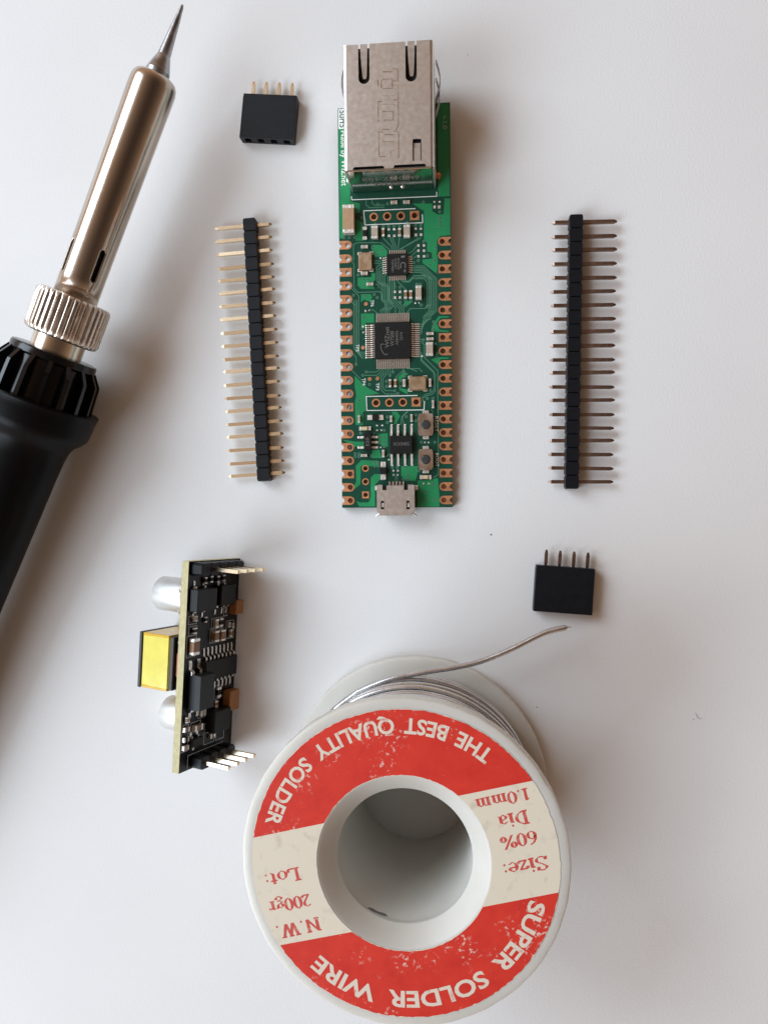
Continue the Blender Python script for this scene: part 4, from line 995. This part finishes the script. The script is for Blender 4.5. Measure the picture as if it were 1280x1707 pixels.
for sx, x in ((-1, J0), (1, J1)):
    prof = [(x, -.4), (x, JH - q)] + [(x - sx * q * (1 - cos(a)), JH - q + q * sin(a)) for a in [pi / 2 * k / 6 for k in range(1, 7)]]
    inn = [(px - sx * (.22 if i < 2 else .22 * cos(pi / 2 * (i - 1) / 6)), pz - (0 if i < 2 else .22 * sin(pi / 2 * (i - 1) / 6))) for i, (px, pz) in enumerate(prof)]
    n = len(prof)
    vs = [(px, y, pz) for y in (JY0 + .25, JY1) for px, pz in prof + inn[::-1]]
    m2 = 2 * n
    fs = [tuple(range(m2))[::-1], tuple(range(m2, 2 * m2))] + [(k, (k + 1) % m2, m2 + (k + 1) % m2, m2 + k) for k in range(m2)]
    obj('side_shield', MB().add(vs, fs), 'shield', jack, 40)
    # springy side fingers bowed outwards
    fing = [(75.6, 8.2, 6.4, 1.0), (73.4, 7.4, 5.3, .85)] if sx > 0 else [(76.2, 7.6, 5.4, .72)]
    for (yc, L, z, bow) in fing:
        P = [(x + sx * (.05 + bow * sin(pi * (.12 + .8 * k / 10)) ** 1.2), yc + L * .42 - L * .84 * k / 10, z) for k in range(11)]
        mbf = MB()
        vs = [(px + dx, py, z + dz) for px, py, _ in P for dx, dz in ((-.07, -.9), (.07, -.9), (.07, .9), (-.07, .9))]
        fs = [(i * 4 + k, i * 4 + (k + 1) % 4, i * 4 + 4 + (k + 1) % 4, i * 4 + 4 + k) for i in range(10) for k in range(4)] + [(3, 2, 1, 0), (40, 41, 42, 43)]
        obj('side_spring', mbf.add(vs, fs), 'tip', jack, 40)
    obj('mounting_lug', MB().box(min(x, x + sx * .12), max(x, x + sx * .12), 60.8, 62.4, 0, 1.3, .03).lathe([(.62, .03), (.5, .25), (.2, .35), (0, .36)], 14, Matrix.Translation((x + sx * .45, 61.7, 0))), 'copper' if sx > 0 else 'tin', jack)
obj('front_rim', MB().box(J0 + .3, J1 - .3, JY1 - .6, JY1 - .05, .05, 1.3, .05), 'shield', jack)
bk = obj('back_plate', MB().box(J0 + .55, J1 - .5, JY0, JY0 + .22, .25, JH - .02, .05), 'shield_back', jack)
for x in (J0 + .25, J1 - .22): obj('corner_fold', MB().box(x - .17, x + .17, JY0 + .1, JY0 + .3, .1, JH - .75, .04), 'shield', jack)
toback = lambda p: (p[0], JY0 - .012, p[1])
obj('lettering', text_mb('RB1-ZZ-0049', 10.2, 1.7, 10.4, 6.15, 0, 0, .02, xf=toback), 'mark', jack)
obj('lettering', text_mb('2225-R0', 6.0, 1.4, 10.2, 3.9, 0, 0, .02, xf=toback), 'mark', jack)
for x in (10.1, 12.2): obj('embossed_bump', MB().lathe([(.42, 0), (.36, .2), (.18, .34), (0, .38)], 16, Matrix.Translation((x, JY0, 1.9)) @ Matrix.Rotation(pi / 2, 4, 'X')), 'shield_back', jack, 50)
EMBOSS=[[(11.26,76.51),(12.14,76.46),(12.12,74.42),(11.24,74.47)],
 [(9.49,76.13),(11.14,76.03)],
 [(11.13,74.8),(9.48,74.89),(9.25,74.59),(9.24,73.51),(9.46,73.28),(11.12,73.19),(11.13,74.8)],
 [(11.29,73.71),(12.17,73.66),(12.15,71.19),(11.32,71.24)],
 [(8.65,74.73),(8.64,73.76)],
 [(9.45,72.04),(11.22,71.94)],
 [(8.64,67.71),(8.67,71.12),(9.39,71.08)],
 [(9.44,70.59),(11.48,70.47)],
 [(9.43,69.38),(11.25,69.28),(11.24,67.79),(9.69,67.87)],
 [(12.15,70.97),(12.11,66.77),(11.72,66.15)],
 [(8.56,65.93),(9.34,65.89)],
 [(9.4,66.32),(10.56,66.26)],
 [(9.67,65.39),(11.27,65.3)],
 [(11.33,65.79),(11.66,65.93),(12.16,65.69),(12.12,61.26)],
 [(8.73,65.87),(8.69,61.75)],
 [(9.38,64.21),(11.2,64.12)],
 [(11.19,62.6),(10.75,62.63),(10.74,61.76)],
 [(8.74,61.64),(9.85,61.59)]]
mbe = MB()
for i, P in enumerate(EMBOSS): mbe.strip(P, .15, JH - .02, JH + .028 + .0003 * i)
obj('embossed_logo', mbe, 'nickel', jack)
lg = MB()
for (x, y) in ((4.4, 66), (16.4, 66), (6, 71), (8.5, 73.5), (11, 71), (13.5, 73.5), (3.2, 61.7), (17.6, 61.7)):
    lg.lathe([(.35, -BT + .2), (.45, -BT - .1), (.25, -BT - .5), (.22, -BT - 2.15), (0, -BT - 2.3)], 8, Matrix.Translation((x, y, 0)))
lo = obj('solder_leg', lg, 'tin', jack, 50); lo['kind'] = 'stuff'

# ------------------------------------------------------------------ power module standing on its long edge, leaning on its transformer
EV = Vector((-0.05059, -0.99872, 0)); UV = Vector((-0.3390, 0.01717, 0.94063)); NV = Vector((0.93943, -0.04759, 0.33943))
ML, MW, MT = 38.1, 15.25, 1.5
B0 = Vector((-28.338, -9.080, 0.0)) + EV * ML
mod = thing('power_module', 'small black power supply board standing on edge, yellow taped transformer behind', 'circuit board')
mod.rotation_euler = Matrix((-EV, UV, NV)).transposed().to_euler()
mod.location = B0 * S
E = lambda e: ML - e                       # e measured from the upper end
obj('substrate', MB().box(0, ML, 0.02, MW, -MT, -.035), 'fr4', mod)
obj('front_mask', MB().box(.02, ML - .02, 0.03, MW - .02, -.034, 0), 'pcb_black', mod)
obj('back_mask', MB().box(.02, ML - .02, 0.03, MW - .02, -MT - .034, -MT - .001), 'pcb_black', mod)
def hdr_block():
    c = .45
    oc = [(-1.2, -1.25 + c), (-1.2 + c, -1.25), (1.2 - c, -1.25), (1.2, -1.25 + c), (1.2, 1.25 - c), (1.2 - c, 1.25), (-1.2 + c, 1.25), (-1.2, 1.25 - c)]
    vs = [(x * k, y * k, z) for z, k in ((.01, 1), (2.3, 1), (2.5, .92)) for x, y in oc]
    fs = [tuple(range(8))[::-1], tuple(range(16, 24))] + [(r * 8 + i, r * 8 + (i + 1) % 8, r * 8 + 8 + (i + 1) % 8, r * 8 + 8 + i) for r in range(2) for i in range(8)]
    m = MB().add(vs, fs).mesh('housing_block'); m.materials.append(M['blk']); return m
hbm = hdr_block()
pm = MB().pin('z', -2.6, 8.05, 0, 0, .64, .35, .6).mesh('pin'); pm.materials.append(M['gold'])
for e, ups in ((1.38, (13.35, 10.81, 8.27, 5.73, 3.19)), (36.75, (10.85, 8.31, 5.77, 3.23))):
    for k, u in enumerate(ups):
        obj('housing_block', hbm, None, mod, loc=(E(e), u, 0))
        if u < 12: obj('pin', pm, None, mod, loc=(E(e), u, 0), rot=(radians(.5 * (k - 2)), radians(-.8 if e < 5 else .3 * k), 0))
def mbox(name, e0, e1, u0, u1, n0, n1, m, c=.08, parent=None):
    return obj(name, MB().box(E(e1), E(e0), u0, u1, n0, n1, c), m, parent or mod)
def mleads(parent, e, us, direction, L=1.3, w=.42, z=.6, m='tin'):
    g = MB(); gull(g, L, w, z, None)
    gm = g.mesh('lead'); gm.materials.append(M[m])
    for u in us: obj('lead', gm, None, parent, loc=(E(e), u, 0), rot=(0, 0, 0 if direction < 0 else pi))
a_ = mbox('optocoupler', 4.95, 9.0, 9.15, 14.7, .12, 1.95, 'grey_cap', .12); mleads(a_, 9.0, (13.6, 11.0), 1); mleads(a_, 4.95, (13.6, 11.0), -1)
b_ = mbox('optocoupler', 4.70, 8.5, 3.5, 8.0, .12, 2.0, 'epoxy', .12); mleads(b_, 8.5, (7.2, 5.2, 3.9), 1, 1.6); mleads(b_, 4.7, (7.2, 5.2), -1, 1.2)
d_ = block('optocoupler', E(23.65), 11.85, 6.4, 4.15, 2.75, 'grey_cap', .12, .96, parent=mod); mleads(d_, 20.5, (13.6, 11.2), -1, 2.2, .8, .8); mleads(d_, 26.85, (13.2, 11.0), 1, 1.6, .7, .8)
mbox('mould_seam', 20.55, 26.75, 13.86, 13.93, 1.38, 1.52, 'dark_hole', 0, d_)
mbox('transistor', 28.1, 32.2, 3.6, 8.5, .1, 2.3, 'epoxy', .15)
u16 = block('controller_chip', E(20.4), 6.1, 3.7, 9.7, 1.5, 'epoxy', .15, .96, parent=mod)
g = MB(); gull(g, 2.0, .40, .8, None); gm = g.mesh('lead'); gm.materials.append(M['tin'])
for i in range(8):
    u = 9.9 - 1.2 * i
    obj('lead', gm, None, u16, loc=(E(18.55), u, 0)); obj('lead', gm, None, u16, loc=(E(22.25), u, 0), rot=(0, 0, pi))
mbox('tantalum_capacitor', 7.9, 10.6, .7, 3.0, .05, 1.9, 'tant', .12)
mbox('tantalum_capacitor', 25.3, 29.1, .6, 3.6, .05, 1.9, 'tant', .12)
def mchip(e, u, le, lu, ht, m, term=.26): return chip_part('capacitor', E(e), u, le, lu, ht, m, mod, term)
for args in ((15.4, 13.4, 3.0, 1.7, 1.2, 'ceram_brown', .2), (11.95, 7.1, 1.7, 1.0, .7, 'ceram_pale'), (11.9, 5.6, 1.7, .95, .6, 'epoxy'), (14.3, 7.3, 2.1, 1.3, 1.0, 'ceram_brown', .2), (14.35, 5.4, 2.1, 1.3, 1.0, 'ceram_brown', .2),
             (12.7, 2.9, 1.0, .7, .5, 'ceram_pale'), (13.0, 1.7, 1.0, .7, .5, 'ceram_pale'), (14.4, 2.4, 1.5, .8, .6, 'ceram_brown'), (10.9, 10.2, 1.1, .7, .5, 'epoxy'), (10.4, 13.2, 1.0, .9, .6, 'ceram_pale'), (12.6, 13.2, 1.1, 1.0, .6, 'epoxy'), (5.0, 15.0 - 1.3, .9, .6, .5, 'ceram_pale'),
             (3.6, 10.9, 1.3, .8, .6, 'epoxy'), (3.5, 9.2, 1.3, .8, .6, 'epoxy'), (3.6, 7.2, 1.3, .8, .6, 'epoxy'), (3.5, 5.5, 1.3, .8, .6, 'epoxy'),
             (25.3, 5.2, 2.0, 1.1, .6, 'epoxy'), (27.4, 5.9, 1.3, .9, .6, 'ceram_brown'), (30.3, 14.2, .9, 1.4, .6, 'ceram_brown'), (32.1, 14.2, .9, 1.4, .6, 'epoxy'), (33.6, 14.2, .9, 1.4, .6, 'ceram_pale'), (30.6, 11.2, 1.2, 2.3, .9, 'ceram_brown', .22), (28.3, 9.6, 1.1, 1.5, .5, 'ceram_pale'), (31.4, 7.9, 1.9, 1.0, .6, 'ceram_pale'), (33.2, 6.6, 1.0, 1.4, .6, 'ceram_brown'), (28.6, 14.0, 1.1, .9, .6, 'ceram_pale')):
    mchip(*args)
q_ = mbox('small_transistor', 32.3, 33.8, 10.2, 13.2, .1, 1.15, 'epoxy', .1); mleads(q_, 32.3, (12.6, 10.8), -1, .9, .5, .5); mleads(q_, 33.8, (11.7,), 1, .9, .5, .5)
def msilk(e0, e1, u0, u1):
    P = [(E(e0), u0), (E(e0), u1), (E(e1), u1), (E(e1), u0), (E(e0), u0)]
    return obj('silkscreen_line', MB().strip(P, .14, .0, .03), 'silk_dim', mod)
for r in ((2.75, 4.4, 4.6, 6.4), (9.9, 11.4, 12.4, 14.6), (11.8, 13.4, 12.2, 14.4), (13.5, 17.3, 12.2, 14.8), (11.0, 12.9, 4.8, 7.9), (13.1, 15.6, 4.4, 8.2), (12.0, 15.4, 1.0, 3.4), (24.0, 26.6, 4.4, 6.1), (27.6, 29.2, 8.6, 10.6), (29.6, 34.4, 13.2, 15.0), (30.6, 34.6, 5.6, 8.6), (29.6, 31.3, 9.8, 12.6), (9.3, 10.9, 3.3, 4.4), (33.0, 34.6, 2.6, 5.0)):
    msilk(*r)
obj('silkscreen_line', MB().strip([(E(37.9), 13.0), (E(35.4), 13.0), (E(35.4), 2.6)], .14, 0, .03), 'silk_dim', mod)
obj('silkscreen_line', MB().strip([(E(.1), 12.6), (E(2.75), 12.6), (E(2.75), 2.0)], .14, 0, .03), 'silk_dim', mod)
# back side: transformer and two electrolytic cans
xf_ = mbox('transformer', 14.1, 24.2, 4.2, 13.85, -11.1, -4.7, 'tape', .25, None); xf_['label'] = 'yellow taped transformer winding'
for e0, e1 in ((14.05, 14.6), (23.75, 24.28)): mbox('tape_edge', e0, e1, 4.5, 13.93, -10.9, -4.8, 'tape_edge', .08, xf_)
mbox('tape_overlap', 14.4, 23.9, 13.84, 13.91, -9.3, -4.85, 'tape', .03, xf_)
mbox('core_plate', 13.95, 24.35, 4.0, 14.05, -11.75, -11.05, 'ferrite', .12, xf_)
mbox('core_plate', 14.3, 24.1, 4.4, 13.6, -4.75, -3.9, 'ferrite', .12, xf_)
mbox('bobbin', 14.8, 23.6, 4.8, 12.6, -3.95, -MT - .05, 'blk', .1, xf_)
mbox('winding', 17.0, 21.8, 10.5, 13.0, -3.9, -1.9, 'winding', .3, xf_)
for e in (14.7, 23.7):
    for u in (12.4, 9.4, 6.4):
        obj('terminal_pin', MB().box(E(e) - .75, E(e) + .75, u - .55, u + .75, -3.5, -MT - .1, .25), 'blk_glossy', xf_)
        obj('terminal_pin', MB().tube([(E(e) - .5, u + .78, -3.2), (E(e), u + .85, -2.6), (E(e) + .5, u + .78, -2.2)], .18, 6), 'tin', xf_)
def can(e, u, r, length):
    T = Matrix.Translation((E(e), u, -MT - .03)) @ Matrix.Rotation(pi, 4, 'X')
    b = obj('electrolytic_capacitor', MB().lathe([(0, 1.3), (r - .25, 1.3), (r - .05, 1.5), (r - .05, 2.1), (r - .28, 2.4), (r - .05, 2.75), (r, 3.0), (r, length - .22), (r - .07, length - .07), (r - .22, length), (0, length)], 48, T), 'alu', mod, 35)
    obj('base', MB().box(-r, r, -r, r, .02, 1.28, .3, T), 'ferrite', b)
can(7.15, 8.9, 3.25, 9.6); can(30.2, 7.0, 3.2, 8.2)
for (e, u) in ((5.6, 14.6), (9.4, 14.6), (28.5, 13.2)):
    obj('bent_lead', MB().tube([(E(e), u, -MT), (E(e), u + .35, -MT - .5), (E(e) + .3, u - .2, -MT - 1.1)], .22, 6), 'tin', mod)
